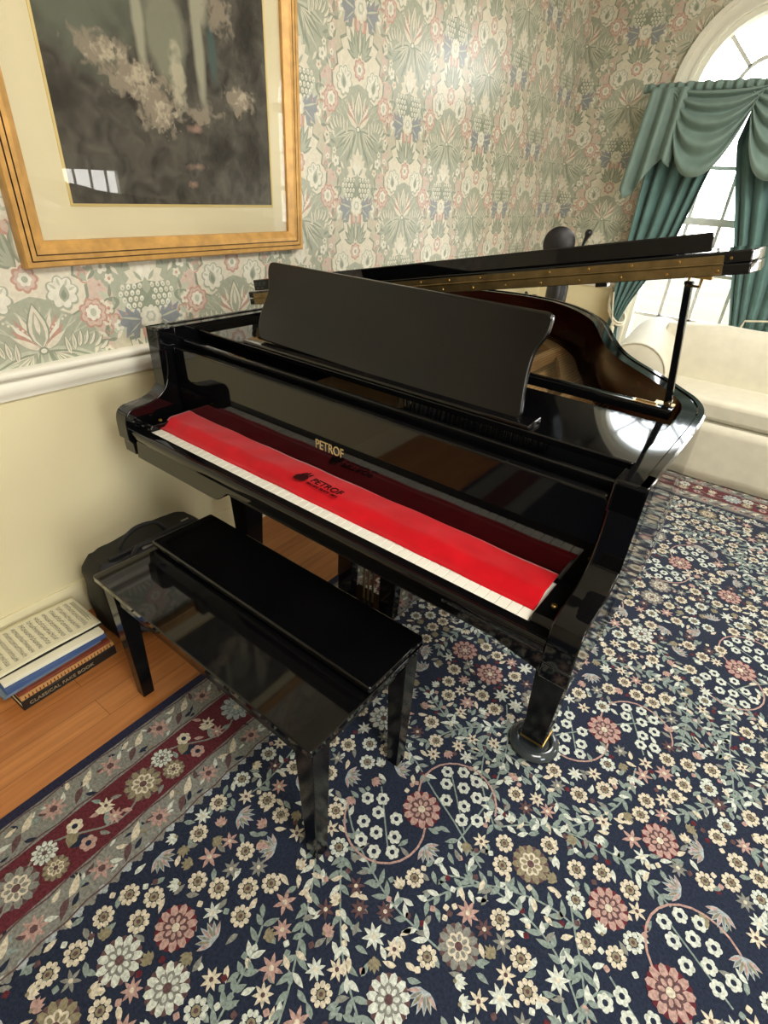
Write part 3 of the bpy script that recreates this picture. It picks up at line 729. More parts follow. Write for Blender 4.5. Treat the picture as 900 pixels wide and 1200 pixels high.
# soundboard, plate with struts, strings
inn=[q for q in ic if q[1]>.36]
inn=[(inn[0][0],.36)]+inn+[(inn[-1][0],.36)]
mb=MB(); mb.prism(inn,'z',.80,.812); pn(mb,'soundboard',M['soundboard'])
pl=offset(oc,.085); pl=[q for q in pl if q[1]>.36]; pl=[(pl[0][0],.36)]+pl+[(pl[-1][0],.36)]
plin=offset(oc,.15); plin=[q for q in plin if q[1]>.36]; plin=[(plin[0][0],.36)]+plin+[(plin[-1][0],.36)]
mb=MB(); k=min(len(pl),len(plin)); 
def resamp(P,m):
    L=[0]
    for a,b in zip(P,P[1:]): L.append(L[-1]+math.hypot(b[0]-a[0],b[1]-a[1]))
    out=[];j=0
    for i in range(m):
        t=L[-1]*i/(m-1)
        while j<len(P)-2 and L[j+1]<t: j+=1
        f=(t-L[j])/((L[j+1]-L[j]) or 1); out.append((P[j][0]+(P[j+1][0]-P[j][0])*f,P[j][1]+(P[j+1][1]-P[j][1])*f))
    return out
pa,pb=resamp(pl,70),resamp(plin,70)
capstrip(pa,.868,pb,.868,0); wallstrip(pb,.84,.868,0,True); wallstrip(pa,.84,.868,0)
for u,l in ((.16,1.5),(.42,1.6),(.68,1.45),(.93,1.02)): mb.box(u-.016,u+.016,.34,l-.06,.845,.885)
pn(mb,'iron_plate',M['plate'],ang=30)
mb=MB()
for i in range(84):
    f=i/83; u=.03+1.16*f; 
    far=[q[1] for q in pl if abs(q[0]-u)<.05]; e=(max(far) if far else 1.0)-.05
    mb.tube([(u,.56,.9),(u,max(.64,e),.893)],.0011,4)
o=pn(mb,'strings',M['brass_dark']); o['kind']='stuff'
mb=MB()
for i in range(60):
    u=.1+i*.0185; mb.box(u,u+.012,.55-.00*i,.585,.898,.93)
o=pn(mb,'dampers',M['black_satin']); o['kind']='stuff'
# desk shelf, desk base, music desk
mb=MB(); mb.prism(rrect(-.056,1.28,.238,.505,.012),'z',.975,.991); pn(mb,'desk_shelf',M['black'],bevel=.003)
mb=MB(); mb.prism([(.238,.991),(.238,1.0),(.262,1.004),(.3,1.002),(.3,.991)],'x',.165,1.06); pn(mb,'desk_ledge',M['black'],bevel=.002)
mdR=[(1.0,.99),(1.016,.992),(1.027,1.01),(1.024,1.035),(1.019,1.07),(1.017,1.112),(1.02,1.135),(1.03,1.157),(1.036,1.178),(1.036,1.198),(1.03,1.207),(1.018,1.21)]
mdL=[(.232,1.209),(.218,1.207),(.211,1.197),(.212,1.178),(.219,1.155),(.22,1.135),(.212,1.11),(.202,1.085),(.197,1.06),(.198,1.03),(.208,1.014),(.225,1.008)]
md=catmull(mdR,3)+[(.84,1.2095),(.6,1.2092),(.4,1.209)]+catmull(mdL,3)+[(.6,.9995)]
mb=MB(); mb.prism(md,'y',0,.016)
mb.v=[(x,y+.256+.24*(z-.99),z) for x,y,z in mb.v]
dk=pn(mb,'music_desk',M['black_desk'],bevel=.004,seg=3,ang=30)
mb=MB(); mb.tube([(.62,.33,1.13),(.62,.45,.995)],.006,8); mb.box(.59,.65,.44,.47,.991,.998); pn(mb,'desk_support',M['brass_dark'],dk)
# long prop stick lying along the shelf edge, short stick holding the lid
mb=MB(); mb.prism(rrect(.545,.578,.984,1.008,.004),'x',.80,1.262); lp=pn(mb,'long_prop_stick',M['black'],bevel=.001)
mb=MB(); mb.box(1.175,1.228,.55,.575,1.007,1.0095); mb.tube([(1.18,.562,1.0095),(1.225,.562,1.0095)],.0035,8); pn(mb,'prop_hinge',M['brass'],lp)
lt=math.radians(11.05); LZ=1.0245
def lidp(up,v,w): # up from hinge, v, w above underside
    return (-.108+up*math.cos(lt)-w*math.sin(lt), v, LZ+up*math.sin(lt)+w*math.cos(lt))
foot=Vector((1.243,.605,1.0)); top=Vector((1.212,.56,1.272))
mb=MB(); d=top-foot
for (a,b,w) in ((0,.04,.0085),(.04,.97,.0075),(.97,1.0,.0085)):
    rings=[]
    for t in (a,b):
        c=foot+d*t; rings.append([(c.x-w,c.y-w,c.z),(c.x+w,c.y-w,c.z),(c.x+w,c.y+w,c.z),(c.x-w,c.y+w,c.z)])
    mb.loft(rings)
sp=pn(mb,'short_prop_stick',M['black'],bevel=.002)
mb=MB(); mb.box(1.215,1.258,.595,.618,.998,1.0035); mb.tube([(1.243,.588,1.006),(1.243,.624,1.006)],.006,10); pn(mb,'stick_pivot',M['brass'],sp)
# lid: slab following the rim, hinged on the bass side
lidout=[(x,y) for x,y in offset(oc,-.012) if y>.5]
lidout=[(1.345,.5),(1.352,.6),(1.348,.68),(1.315,.745)]+[q for q in lidout if q[0]<1.27]+[(-.112,.5)]
mb=MB(); nn=len(lidout)
def slab(pts,w0,w1,m=0):
    vs=[lidp(x+.108,y,w0) for x,y in pts]+[lidp(x+.108,y,w1) for x,y in pts]; k=len(pts)
    mb.add(vs,[(i,(i+1)%k,(i+1)%k+k,i+k) for i in range(k)]+[tuple(range(k))[::-1],tuple(range(k,2*k))],m)
slab(lidout,0,.0205); li=lidout
slab([(x,y+.0005) if y<=.5 else (x,y) for x,y in li],.022,.0425)
# the two layers sit together; hairline between them
lid=pn(mb,'lid',M['black'],bevel=.003,ang=30)
mb=MB()
fl=[(-.08,.503),(1.278,.503),(1.262,.56),(1.2,.72),(1.11,.88),(1.05,.9),(-.05,.9),(-.08,.87)]
vs=[]
for x,y in fl: vs.append(lidp(x+.108,y,.0435))
for x,y in fl: vs.append(lidp(x+.108,y,.0775-(y-.503)*.062))
k=len(fl); mb.add(vs,[(i,(i+1)%k,(i+1)%k+k,i+k) for i in range(k)]+[tuple(range(k))[::-1],tuple(range(k,2*k))])
pn(mb,'lid_flap',M['black'],lid,bevel=.003)
mb=MB()
def lbox(u0,u1,v0,v1,w0,w1,m):
    vs=[lidp(u+.108,v,w) for w in (w0,w1) for u,v in ((u0,v0),(u1,v0),(u1,v1),(u0,v1))]
    mb.add(vs,[(3,2,1,0),(4,5,6,7),(0,1,5,4),(1,2,6,5),(2,3,7,6),(3,0,4,7)],m)
lbox(-.085,1.3,.4975,.5,.0015,.0195,0); lbox(-.085,1.3,.4975,.5005,.0235,.036,0)
mb.tube([lidp(.023,.497,.0212),lidp(1.408,.497,.0212)],.0022,8)
for i in range(16):
    for w in (.009,.03):
        c=lidp(.08+i*.088+(0 if w<.02 else .02),.4968,w); mb.lathe([(.0001,-.001),(.003,-.001),(.003,.0),(.002,.0012),(.0001,.0014)],c,8,1,Matrix.Rotation(PI/2,4,'X'))
pn(mb,'lid_hinge',[M['brass_dark'],M['brass']],lid)['label']='long brass hinge with two rows of screws'
mb=MB(); lbox(1.06,1.085,.51,.53,-.008,0,0); pn(mb,'lid_bumper',M['black_satin'],lid)
mb=MB(); c=lidp(1.355,.555,-.004); mb.tube([(c[0]-.012,c[1],c[2]),(c[0]-.012,c[1],c[2]-.016),(c[0]+.012,c[1],c[2]-.016),(c[0]+.012,c[1],c[2])],.003,6); mb.box(c[0]-.03,c[0]+.03,c[1]-.012,c[1]+.012,c[2],c[2]+.006); pn(mb,'prop_socket',M['brass'],lid)
for v in (.7,1.1):
    mb=MB(); mb.tube([(-.114,v-.04,1.018),(-.114,v+.04,1.018)],.005,10); mb.box(-.1125,-.108,v-.04,v+.04,.99,1.018); pn(mb,'hinge',M['brass'],piano)
# legs
def sq(cx,cy,h,z): return [(cx-h,cy-h,z),(cx+h,cy-h,z),(cx+h,cy+h,z),(cx-h,cy+h,z)]
def piano_leg(cx,cy):
    mb=MB(); mb.loft([sq(cx,cy,.034,.055),sq(cx,cy,.036,.115),sq(cx,cy,.0345,.118),sq(cx,cy,.05,.52),sq(cx,cy,.054,.60),sq(cx,cy,.066,.61),sq(cx,cy,.066,.668)])
    lg=pn(mb,'leg',M['leg_black'],bevel=.003,ang=25)
    mb=MB(); mb.loft([sq(cx,cy,.0355,.05),sq(cx,cy,.0355,.058)]); pn(mb,'ferrule',M['brass'],lg)
    mb=MB(); 
    for dx in (-.011,.011): mb.lathe([(.0001,-.008),(.022,-.008),(.024,-.005),(.024,.005),(.022,.008),(.0001,.008)],(cx+dx,cy,.0455),18,0,Matrix.Rotation(PI/2,4,'Y'))
    pn(mb,'caster',M['brass_dark'],lg)
legs=[(1.234,.345),(-.03,.345),(.42,1.38)]
for l_ in legs: piano_leg(*l_)
# pedal lyre
mb=MB(); mb.box(.40,.68,.36,.46,.645,.668); ly=pn(mb,'pedal_lyre',M['black'],bevel=.003)
mb=MB(); mb.prism([(.45,.0701),(.63,.0701),(.64,.09),(.625,.13),(.455,.13),(.44,.09)],'y',.33,.45); pn(mb,'lyre_base',M['black'],ly,bevel=.003)
for u in (.445,.635):
    mb=MB(); rings=[]
    for z,h in ((.12,.03),(.2,.034),(.4,.032),(.6,.036),(.65,.04)): rings.append([(u-h,.38,z),(u+h,.38,z),(u+h,.415,z),(u-h,.415,z)])
    mb.loft(rings); pn(mb,'lyre_post',M['black'],ly,bevel=.003)
for u in (.52,.54,.56):
    mb=MB(); mb.tube([(u,.40,.12),(u,.40,.65)],.004,8); pn(mb,'pedal_rod',M['brass_dark'],ly)
    q=(u-.54)*3+.54
    mb=MB(); mb.prism(rrect(q-.014,q+.014,.23,.36,.012),'z',.085,.096); pn(mb,'pedal',M['brass'],ly,bevel=.003)
# furniture cups under the piano casters
cupl=['clear round caster cup under the front right piano leg','round caster cup under the front left piano leg by the wall','round caster cup under the rear piano leg']
def toW(u,v,z=0):
    c,s=math.cos(PTH),math.sin(PTH); return (PX+u*c-v*s,PYY+u*s+v*c,z)
for (u,v),lb in zip(legs,cupl):
    mb=MB(); mb.lathe([(.0001,0),(.07,0),(.073,.004),(.073,.012),(.066,.021),(.056,.026),(.052,.026),(.047,.021),(.045,.011),(.0001,.01)],(0,0,0),36)
    w=toW(u,v); o=mb.build('caster_cup',M['glass_cup'])
    zf=.0073 if RX0<w[0] else .0005
    o.location=(w[0],w[1],zf); tag(o,lb,'furniture cup','caster cups under the piano legs')

# ------------------------------------------------------------------ red felt key cover with printed mark
mb=MB()
def clothz(v,u):
    base=.7372+.019*min(1,max(0,(v-.045)/.03)); return base+.0012*math.sin(u*38)*math.sin(v*60)+.0008*math.sin(u*15)
def cl(s,t):
    u=-.014+1.236*s; v=.0305+.115*t+.003*math.sin(u*9)*t
    if s==0: v-=.0
    return (u,v,clothz(v,u)+(.006*math.exp(-((u+.01)/.03)**2)*t))
mb.grid(cl,150,16)
kc=mb.build('key_cover',M['felt'],None,solid=.002)
kc.location=(PX,PYY,0); kc.rotation_euler=(0,0,PTH); tag(kc,'red felt key cover lying along the piano keys','key cover')
zc=.7595
text_obj('printed_name','PETROF',.03,Matrix.Translation((.588,.076,zc))@Matrix.Rotation(-.03,4,'Z'),M['print'],kc,.1,.021)
text_obj('printed_tagline','PIANOS SINCE 1864',.01,Matrix.Translation((.586,.062,zc))@Matrix.Rotation(-.03,4,'Z'),M['print'],kc,.104,.008)
p=Pat()
p.poly([(.0,.004),(.012,.0),(.03,.004),(.036,.016),(.034,.03),(.024,.038),(.006,.036),(-.003,.022)],0,1)
for q in ((.004,.036,.011,.05),(.014,.036,.018,.056),(.024,.036,.03,.052)): p.poly([(q[0],q[1]),(q[0]+.008,q[1]),(q[2]+.004,q[3]),(q[2],q[3])],0,1)
mb=MB(); emit(mb,p.p,lambda x,y,d:(.54+x,.058+y*.92,zc+.0005),(-1,1,-1,1),0)
mb.build('printed_emblem',M['print'],kc,smooth=False)

# ------------------------------------------------------------------ piano bench
BX,BY,BTH,BL,BW,BH=.4462,-1.0196,-.0278,.8303,.3988,.4563
bench=thing('piano_bench','glossy black piano bench with raised music-compartment lid in front of piano','bench',(BX,BY,0),BTH)
mb=MB(); mb.prism(rrect(0,BL,0,BW-.005,.006,3),'z',BH-.02,BH); mb.build('bench_top',M['black'],bench,bevel=.003)
mb=MB(); mb.prism(rrect(.005,BL+.002,.178,BW-.012,.008,3),'z',BH+.0085,BH+.0265); lidb=mb.build('bench_lid',M['black'],bench,bevel=.0045,seg=3)
mb=MB(); mb.box(.11,BL-.012,.19,BW-.03,BH,BH+.0085); mb.build('hinge_strip',M['black_satin'],lidb)
mb=MB()
for q in ((.03,BL-.03,.018,.036),(.03,BL-.03,BW-.04,BW-.022),(.022,.04,.03,BW-.03),(BL-.04,BL-.022,.03,BW-.03)): mb.box(*q,BH-.075,BH-.02)
mb.build('apron',M['leg_black'],bench,bevel=.002)
for cx in (.045,BL-.033):
    for cy in (.038,BW-.042):
        mb=MB()
        sx=.012 if cx<.4 else -.012*0; tx=cx+(0.012 if cx<.4 else .008); ty=cy+(.0 if cy<.2 else -.0)
        mb.loft([sq(tx,ty,.018,.0075 if (cx>.4 or cy>.9) else .0),sq(cx+(.004 if cx<.4 else 0),cy,.026,BH-.075),sq(cx,cy,.027,BH-.0201)]); mb.build('leg',M['leg_black'],bench,bevel=.002)

# ------------------------------------------------------------------ black bag by the wall
bag=thing('shoulder_bag','black fabric shoulder bag standing against wall beside the bench','bag',(.155,-.69,0),0)
def bagf(s,t):
    a=2*PI*s
    # superellipse cross-section, t = height 0..1
    z=.004+.292*t
    hy=.236-.008*t+.006*math.sin(3*a)*t; hx=.1-.03*t
    e=.3
    cx=math.copysign(abs(math.cos(a))**e,math.cos(a)); cy=math.copysign(abs(math.sin(a))**e,math.sin(a))
    k=1-.12*max(0,t-.85)/.15*1.4-.06*max(0,.1-t)/.1
    x=.03+hx*cx*k-.035*t+.004*math.sin(7*a+5*t)+.006*math.sin(9*t+a*2)*(.5-t*.5); y=hy*cy*k+.004*math.sin(11*t)
    return (x,y,z+.01*t*math.sin(2.3*cy*1.5+1))
mb=MB(); mb.grid(bagf,64,16); 
mb.add([bagf(i/64,1) for i in range(64)],[tuple(range(64))]); mb.add([bagf(i/64,0) for i in range(64)],[tuple(range(64))[::-1]])
body=mb.build('bag_body',M['bag'],bag)
mb=MB()  # flap panel and pocket on the front
def pk(s,t): 
    y=-.15+.3*s; z=.05+.15*t; b=math.sin(PI*s)**.4*math.sin(PI*min(1,t*1.05))**.4 if 0<s<1 and 0<t<1 else 0
    return (.1-.02*t+.028*b+.003*math.sin(20*s),y,z)
mb.grid(pk,20,12); mb.build('front_pocket',M['bag'],bag)
mb=MB(); mb.tube([(.035,-.17,.293),(.04,-.05,.298),(.035,.12,.296),(.03,.175,.29)],.006,8); mb.build('zipper',M['bagstrap'],bag)
mb=MB(); mb.tube(catmull([(.06,-.12,.25),(.075,-.11,.29),(.08,-.08,.325),(.09,.0,.318),(.1,.05,.312),(.1,.075,.30),(.085,.08,.25)],5),.0085,8); mb.build('carry_handle',M['bagstrap'],bag)
mb=MB(); mb.tube(catmull([(-.0,-.12,.27),(-.0,-.1,.31),(-.005,-.04,.338),(.0,.03,.33),(.005,.06,.29)],5),.0075,8); mb.build('carry_handle',M['bagstrap'],bag)
mb=MB(); mb.tube(catmull([(-.02,-.19,.27),(.06,-.2,.2),(.1,-.19,.1),(.14,-.15,.03),(.17,-.05,.012),(.16,.08,.012),(.13,.14,.05)],6),.008,8); mb.build('shoulder_strap',M['bagstrap'],bag)
mb=MB(); mb.box(.052,.058,-.06,.01,.287,.295); mb.build('tag',M['tagwhite'],bag)
mb=MB(); mb.box(.02,.026,.12,.15,.3005,.303); mb.build('tag',M['tagwhite'],bag)

# ------------------------------------------------------------------ stack of music books by the wall
def obook(name,label,cat,z0,x0,x1,y0,y1,rot,th,cover,pages,soft=True):
    cx,cy=(x0+x1)/2,(y0+y1)/2
    t=thing(name,label,cat,(cx,cy,z0),rot,'music books stacked by the wall'); w,l=(x1-x0)/2,(y1-y0)/2
    mb=MB(); mb.box(-w,w,-l,l,0,.0016); mb.box(-w,w,-l,l,th-.0016,th)
    mb.box(w-.0016,w,-l,l,.0016,th-.0016)   # spine toward the room
    mb.build('cover',cover,t,bevel=.0006,seg=1)
    mb=MB(); mb.box(-w+.003,w-.0016,-l+.003,l-.003,.0016,th-.0016); mb.build('page_block',pages,t,smooth=False)
    return t,w,l
z=.0006
b1,w,l=obook('music_book','thick black fake book at the bottom of the floor stack','book',z,.04,.29,-1.253,-.955,.02,.034,M['blackbook'],M['pages'])
me=text_obj('spine_title','CLASSICAL FAKE BOOK',.02,Matrix.Translation((w+.0006,-l+.02,.0105))@Matrix.Rotation(PI/2,4,'Z')@Matrix.Rotation(PI/2,4,'X'),M['spine_text'],b1,.2,.012)
z+=.0344
b2,w,l=obook('music_book','tan spiral music book between the black book and rust book','book',z,.045,.286,-1.25,-.956,.025,.016,M['tan'],M['tan'])
mb=MB()
for i in range(26): mb.lathe([(.006,-.0015),(.008,0),(.006,.0015)],(w-.003,-l+.012+i*.0108,.008),8,0,Matrix.Rotation(PI/2,4,'X'))
o=mb.build('spiral_binding',M['brown'],b2)
z+=.0164
b3,w,l=obook('music_book','thin rust red music book in the middle of the stack','book',z,.04,.282,-1.25,-.962,.015,.010,M['brown'],M['pages']); z+=.0104
b4,w,l=obook('music_book','slate grey music book with worn corner under the blue book','book',z,.02,.27,-1.285,-.985,.03,.010,M['slate'],M['pages']); z+=.0104
b5,w,l=obook('music_book','bright blue covered music book under the cream booklet','book',z,.03,.272,-1.27,-.965,.01,.015,M['blue'],M['pages']); z+=.0154
b6,w,l=obook('music_book','cream blank covered booklet below the open sheet music','book',z,.03,.262,-1.262,-.962,-.03,.012,M['paper2'],M['pages']); z+=.0124
sm=thing('sheet_music','printed sheet music lying on top of the book stack','sheet music',(.132,-1.106,z),-.02,'music books stacked by the wall')
def pg(s,t):
    x=-.098+.196*s; y=-.155+.31*t; return (x,y,.005+.004*math.sin(PI*t)+.006*(1-s)*.3+.003*max(0,t-.8)*5*s)
mb=MB(); mb.grid(pg,16,24); mb.build('page',M['paper'],sm,solid=.0016)
mb=MB(); mb.box(-.099,.1,-.156,.156,0,.004); mb.build('shadow_edge',M['ink_dark'],sm,bevel=.001)  # dark sheet under the page, its rim stands in for the edge shadow
p=Pat()
for k in range(12):
    yc=-.14+.0235*k
    for j in range(5): p.strip([(-.078,yc+j*.0024-.0048),(.072,yc+j*.0024-.0048)],.0006,0,1)
    rr=random.Random(k)
    for q in range(26):
        x=-.074+.0057*q; yy=yc+rr.choice((-.005,-.002,0,.002,.005)); p.ell(x,yy,.0016,.0013,1,1.5,0,6); p.strip([(x+.0013,yy),(x+.0013,yy+.007)],.0005,1,1.5)
for j in range(4): p.strip([(-.07,.134+j*.0035),(.06-.02*(j%2),.134+j*.0035)],.0014,1,1)
mb=MB()
def onpg(x,y,d):
    s=(x+.098)/.196; t=(y+.155)/.31; q=pg(min(1,max(0,s)),min(1,max(0,t))); return (x,y,q[2]+.0012+d)
# page text reads along x: staves run across the short side
for pts,c,l_ in p.p:
    o_=len(mb.v); mb.v.extend(onpg(x,y,.0001*l_) for x,y in pts); mb.f.append(tuple(range(o_,o_+len(pts)))); mb.m.append(c)
mb.build('printed_staves',[M['ink'],M['ink_dark']],sm,smooth=False)

# ------------------------------------------------------------------ sofa under the window
sofa=thing('sofa','ivory damask camelback sofa with rolled arm and skirt under window','sofa',(1.9,2.35,0),0)
so=Vector((1.9,2.35,0))
SX0,SX1=1.2,3.2
def S(v): return tuple(Vector(v)-so)
def sgrid(fn,nu,nv,name,solid=0,sub=0,mat_='sofa'):
    mb=MB(); mb.grid(lambda s,t:S(fn(s,t)),nu,nv); return mb.build(name,M[mat_],sofa,solid=solid,sub=sub,ang=70)
# back: camelback crest
def crest(x): 
    f=(x-1.12)/(3.28-1.12); return .765+.035*math.sin(PI*f)+.035*math.exp(-((f-.12)/.07)**2)*.4+.03*math.exp(-((f-.88)/.07)**2)*.4
mb=MB(); rings=[]
for i in range(41):
    x=1.12+2.16*i/40; h=crest(x); prof=[(2.31,.3),(2.30,.45),(2.305,.6),(2.325,h-.05),(2.35,h-.012),(2.40,h),(2.46,h-.015),(2.49,h-.06),(2.5,.5),(2.5,.12)]
    rings.append([S((x,y,z_)) for y,z_ in prof])
mb.loft(rings); mb.build('back_rest',M['sofa'],sofa,ang=60,bevel=.012)
# rolled arms
for sgn,xa in ((-1,1.12),(1,3.28)):
    mb=MB(); rings=[]
    for j in range(15):
        t=j/14; y=2.0+.52*t; zc_=.505+.085*t; r=.178-.005*t; ring=[]
        for k in range(28):
            a=2*PI*k/28; rr=r*(1+.0*t); x=xa+sgn*(.05)+rr*1.02*math.cos(a); z_=zc_+rr*math.sin(a)
            if math.sin(a)<-.3: z_=max(zc_-rr*.9,z_)
            ring.append(S((x,y,z_)))
        rings.append(ring if sgn>0 else ring)
    first=[tuple(Vector(S((xa+sgn*.05,1.985,.505)))+(Vector(p_)-Vector(S((xa+sgn*.05,2.0,.505))))*.8) for p_ in rings[0]]
    mb.loft([first]+rings); 
    x0,x1=xa-.11,xa+.11; mb.v_=None
    q=[S((x0,2.03,.1)),S((x1,2.03,.1)),S((x1,2.5,.1)),S((x0,2.5,.1)),S((x0,2.03,.5)),S((x1,2.03,.5)),S((x1,2.5,.55)),S((x0,2.5,.55))]
    mb.add(q,[(3,2,1,0),(4,5,6,7),(0,1,5,4),(1,2,6,5),(2,3,7,6),(3,0,4,7)])
    mb.build('rolled_arm',M['sofa'],sofa,ang=50)
    mb=MB(); mb.tube([S((xa+sgn*.05+.181*math.cos(2*PI*k/28),1.997,.505+.178*math.sin(2*PI*k/28))) for k in range(-2,17)],.006,8); mb.build('arm_piping',M['sofa'],sofa)
# seat cushion (T-shaped, runs in front of the arms) and deck
cush=[(1.27,1.93),(3.13,1.93),(3.13,2.03),(3.12,2.33),(1.28,2.33),(1.27,2.03)]
mb=MB(); mb.prism([(x-so.x,y-so.y) for x,y in rrect(1.25,3.15,1.925,2.36,.04)],'z',.352,.475); mb.build('seat_cushion',M['sofa'],sofa,bevel=.03,seg=4)
mb=MB(); mb.box(1.16-so.x,3.24-so.x,1.95-so.y,2.48-so.y,.1,.35); mb.build('seat_deck',M['sofa'],sofa,bevel=.01)
def skirt(s,t):
    x=1.06+2.28*s; pl_=0
    for c in (1.5,2.2,2.9): pl_+=.012*math.exp(-((x-c)/.012)**2)
    return (x,1.918-.012*(1-t)+pl_+.003*math.sin(x*22)*(1-t),.015+.333*t)
sgrid(skirt,160,6,'skirt',.006)

# ------------------------------------------------------------------ curtains, valance, tiebacks
def lerp(a,b,t): return a+(b-a)*t
def interp(tab,z):
    for (z0,a),(z1,b) in zip(tab,tab[1:]):
        if z0>=z>=z1: return lerp(a,b,(z0-z)/(z0-z1))
    return tab[-1][1] if z<tab[-1][0] else tab[0][1]
outerE=[(1.96,-.52),(1.5,-.52),(1.19,-.515),(.9,-.515),(.62,-.50),(.45,-.52),(.02,-.54)]
innerR=[(1.96,-.0),(1.72,.03),(1.5,-.04),(1.36,-.087),(1.1,-.17),(.95,-.21),(.75,-.268),(.62,-.3),(.5,-.29),(.02,-.2)]
innerE=[(1.96,-.07),(1.72,-.1),(1.5,-.145),(1.22,-.2),(.95,-.3),(.75,-.39),(.62,-.43),(.5,-.41),(.02,-.32)]
def curtain(sg,label):
    mb=MB()
    def f(s,t):
        z=1.96-1.94*t; xo=interp(outerE,z); xi=interp(innerE if sg>0 else innerR,z); x=lerp(xo,xi,s)
        amp=.03*min(1,.35+abs(xi-xo)*1.6); ph=2*PI*(5.6*s+.35*math.sin(5*s+1))+.8*math.sin(3*t)
        return (WX+(x if sg>0 else -x),2.885+amp*math.sin(ph)-.015*math.sin(2*ph+1)*.4,z)
    mb.grid(f,150,60)
    o=mb.build('window_drape',M['curtain'],solid=.003,ang=80); tag(o,label,'curtain','green window curtains'); return o
curtain(1,'teal curtain panel tied back at left side of the window')
curtain(-1,'teal curtain panel tied back at right side of the window')
mb=MB(); mb.tube([(WX-.64,2.85,1.985),(WX+.64,2.85,1.985)],.014,12)
for s_ in (-1,1): mb.tube([(WX+s_*.62,2.85,1.985),(WX+s_*.62,YC,1.985)],.008,8)
rod=mb.build('curtain_rod',M['munt']); tag(rod,'rod carrying the green swag valance across the window','curtain rod')
val=thing('swag_valance','grey green swag valance with cascading tails over window top','valance',(WX,2.82,1.99))
vo=Vector((WX,2.82,1.99))
def vgrid(fn,nu,nv,name):
    mb=MB(); mb.grid(lambda s,t:tuple(Vector(fn(s,t))-vo),nu,nv); return mb.build(name,M['valance'],val,solid=.003,ang=80)
vgrid(lambda s,t:(WX-.625+1.25*s,2.815+.012*math.sin(s*150)-.01*math.sin(PI*t)-.02*0,2.005-.045*t+.003*math.sin(s*97)*(1-t)+.012*math.sin(PI*s)),260,5,'gathered_heading')
def swag(x0,x1,depth,yoff):
    def f(s,t):
        q=2*s-1; prof=(1-abs(q)**2.2); d=.05+t*depth
        x=lerp(x0,x1,s)*1.0; cx=(x0+x1)/2; x=cx+(x-cx)*(1-.16*t*abs(q))
        fold=math.sin(t*2*PI*4.5)*.022*(.35+.65*prof)
        return (x,2.80+yoff-.05*prof*t**.6-fold, 1.975+.01*math.sin(PI*(x-WX+.62)/1.25)-.03*t-d*prof*(.35+.65*t)-.02*abs(fold))
    return f
vgrid(swag(.66,1.19,.37,0),60,64,'swag'); vgrid(swag(1.07,1.6,.37,.012),60,64,'swag')
def tail(sg):
    def f(s,t):
        x=.52+.25*s; L=interp([(1,.40),(.8,.36),(.62,.40),(.5,.47),(.3,.55),(.15,.585),(0,.53)],s)
        z=1.985-L*t; flare=(1-s)*.03*t
        x2=x-.02*(1-t)*0+flare*-1*.3+.02*(1-t)*(1-s)*2
        return (x2 if sg>0 else 2*WX-x2,2.79-.03*math.sin(s*2*PI*2.5+.5)*(.4+.6*t)-.01,z)
    return f
vgrid(tail(1),50,24,'cascade_tail'); vgrid(tail(-1),50,24,'cascade_tail')
def tieback(sg,label):
    T=lambda p:(WX+sg*p[0]+(0 if sg>0 else (.13 if p[0]>-.49 else -.02 if p[0]>-.53 else .0)*-1),p[1],p[2])
    t=thing('curtain_tieback',label,'tieback',T((-.56,2.97,.82)),0,'cream cord tiebacks'); tl=Vector(t.location)
    mb=MB(); q=lambda P:[tuple(Vector(T(p))-tl) for p in P]
    pts=catmull([(-.56,3.0,.82),(-.52,2.86,.74),(-.47,2.835,.66),(-.42,2.84,.62),(-.39,2.89,.63),(-.42,2.94,.68),(-.55,3.0,.81)],8)
    mb.tube(q(pts),.0075,8); mb.tube(q([(a,b,c-.018) for a,b,c in pts]),.0075,8); mb.build('cord',M['cord'],t)
    mb=MB(); mb.tube(q(catmull([(-.5,2.832,.82),(-.48,2.828,.72),(-.455,2.825,.62)],5)),.006,8)
    c=q([(-.45,2.825,.5)])[0]; mb.lathe([(.0001,.125),(.008,.12),(.014,.105),(.012,.095),(.02,.085),(.024,.0),(.0001,0)],c,14); mb.build('tassel',M['cord'],t)
tieback(1,'cream cord tieback with tassel on left teal curtain')
tieback(-1,'cream cord tieback on right teal curtain beside sofa back')

# ------------------------------------------------------------------ dark carved ornament in the corner behind the piano
orn=thing('carved_stand','dark stand with round disc and curved ball-tipped arm in corner','ornament',(.30,2.45,0),0)
ol=Vector((.30,2.45,0)); W=lambda x,z,y=2.45:tuple(Vector((x,y,z))-ol)
mb=MB(); mb.lathe([(.0001,0),(.14,0),(.14,.02),(.05,.05),(.035,.09),(.03,.3),(.045,.34),(.05,.5),(.05,.62),(.072,.68),(.072,.86),(.05,.93),(.03,.98),(.025,1.05),(.0001,1.06)],(.045,0,0),20); mb.build('post',M['dark_bronze'],orn)
mb=MB(); mb.lathe([(.0001,-.02),(.085,-.02),(.104,-.012),(.104,.01),(.085,.02),(.0001,.022)],W(.293,1.118),32,0,Matrix.Rotation(.35,4,'Z')@Matrix.Rotation(PI/2,4,'X')); mb.build('disc',M['dark_bronze'],orn)
mb=MB(); mb.tube(catmull([W(.33,1.03),W(.40,1.06),W(.445,1.10),W(.462,1.15),W(.474,1.19)],5),[.012+.004*math.sin(i*.4) for i in range(21)],10); mb.lathe([(.0001,-.024),(.014,-.019),(.023,-.006),(.023,.006),(.014,.019),(.0001,.024)],W(.476,1.197),16); mb.build('arm',M['dark_bronze'],orn)
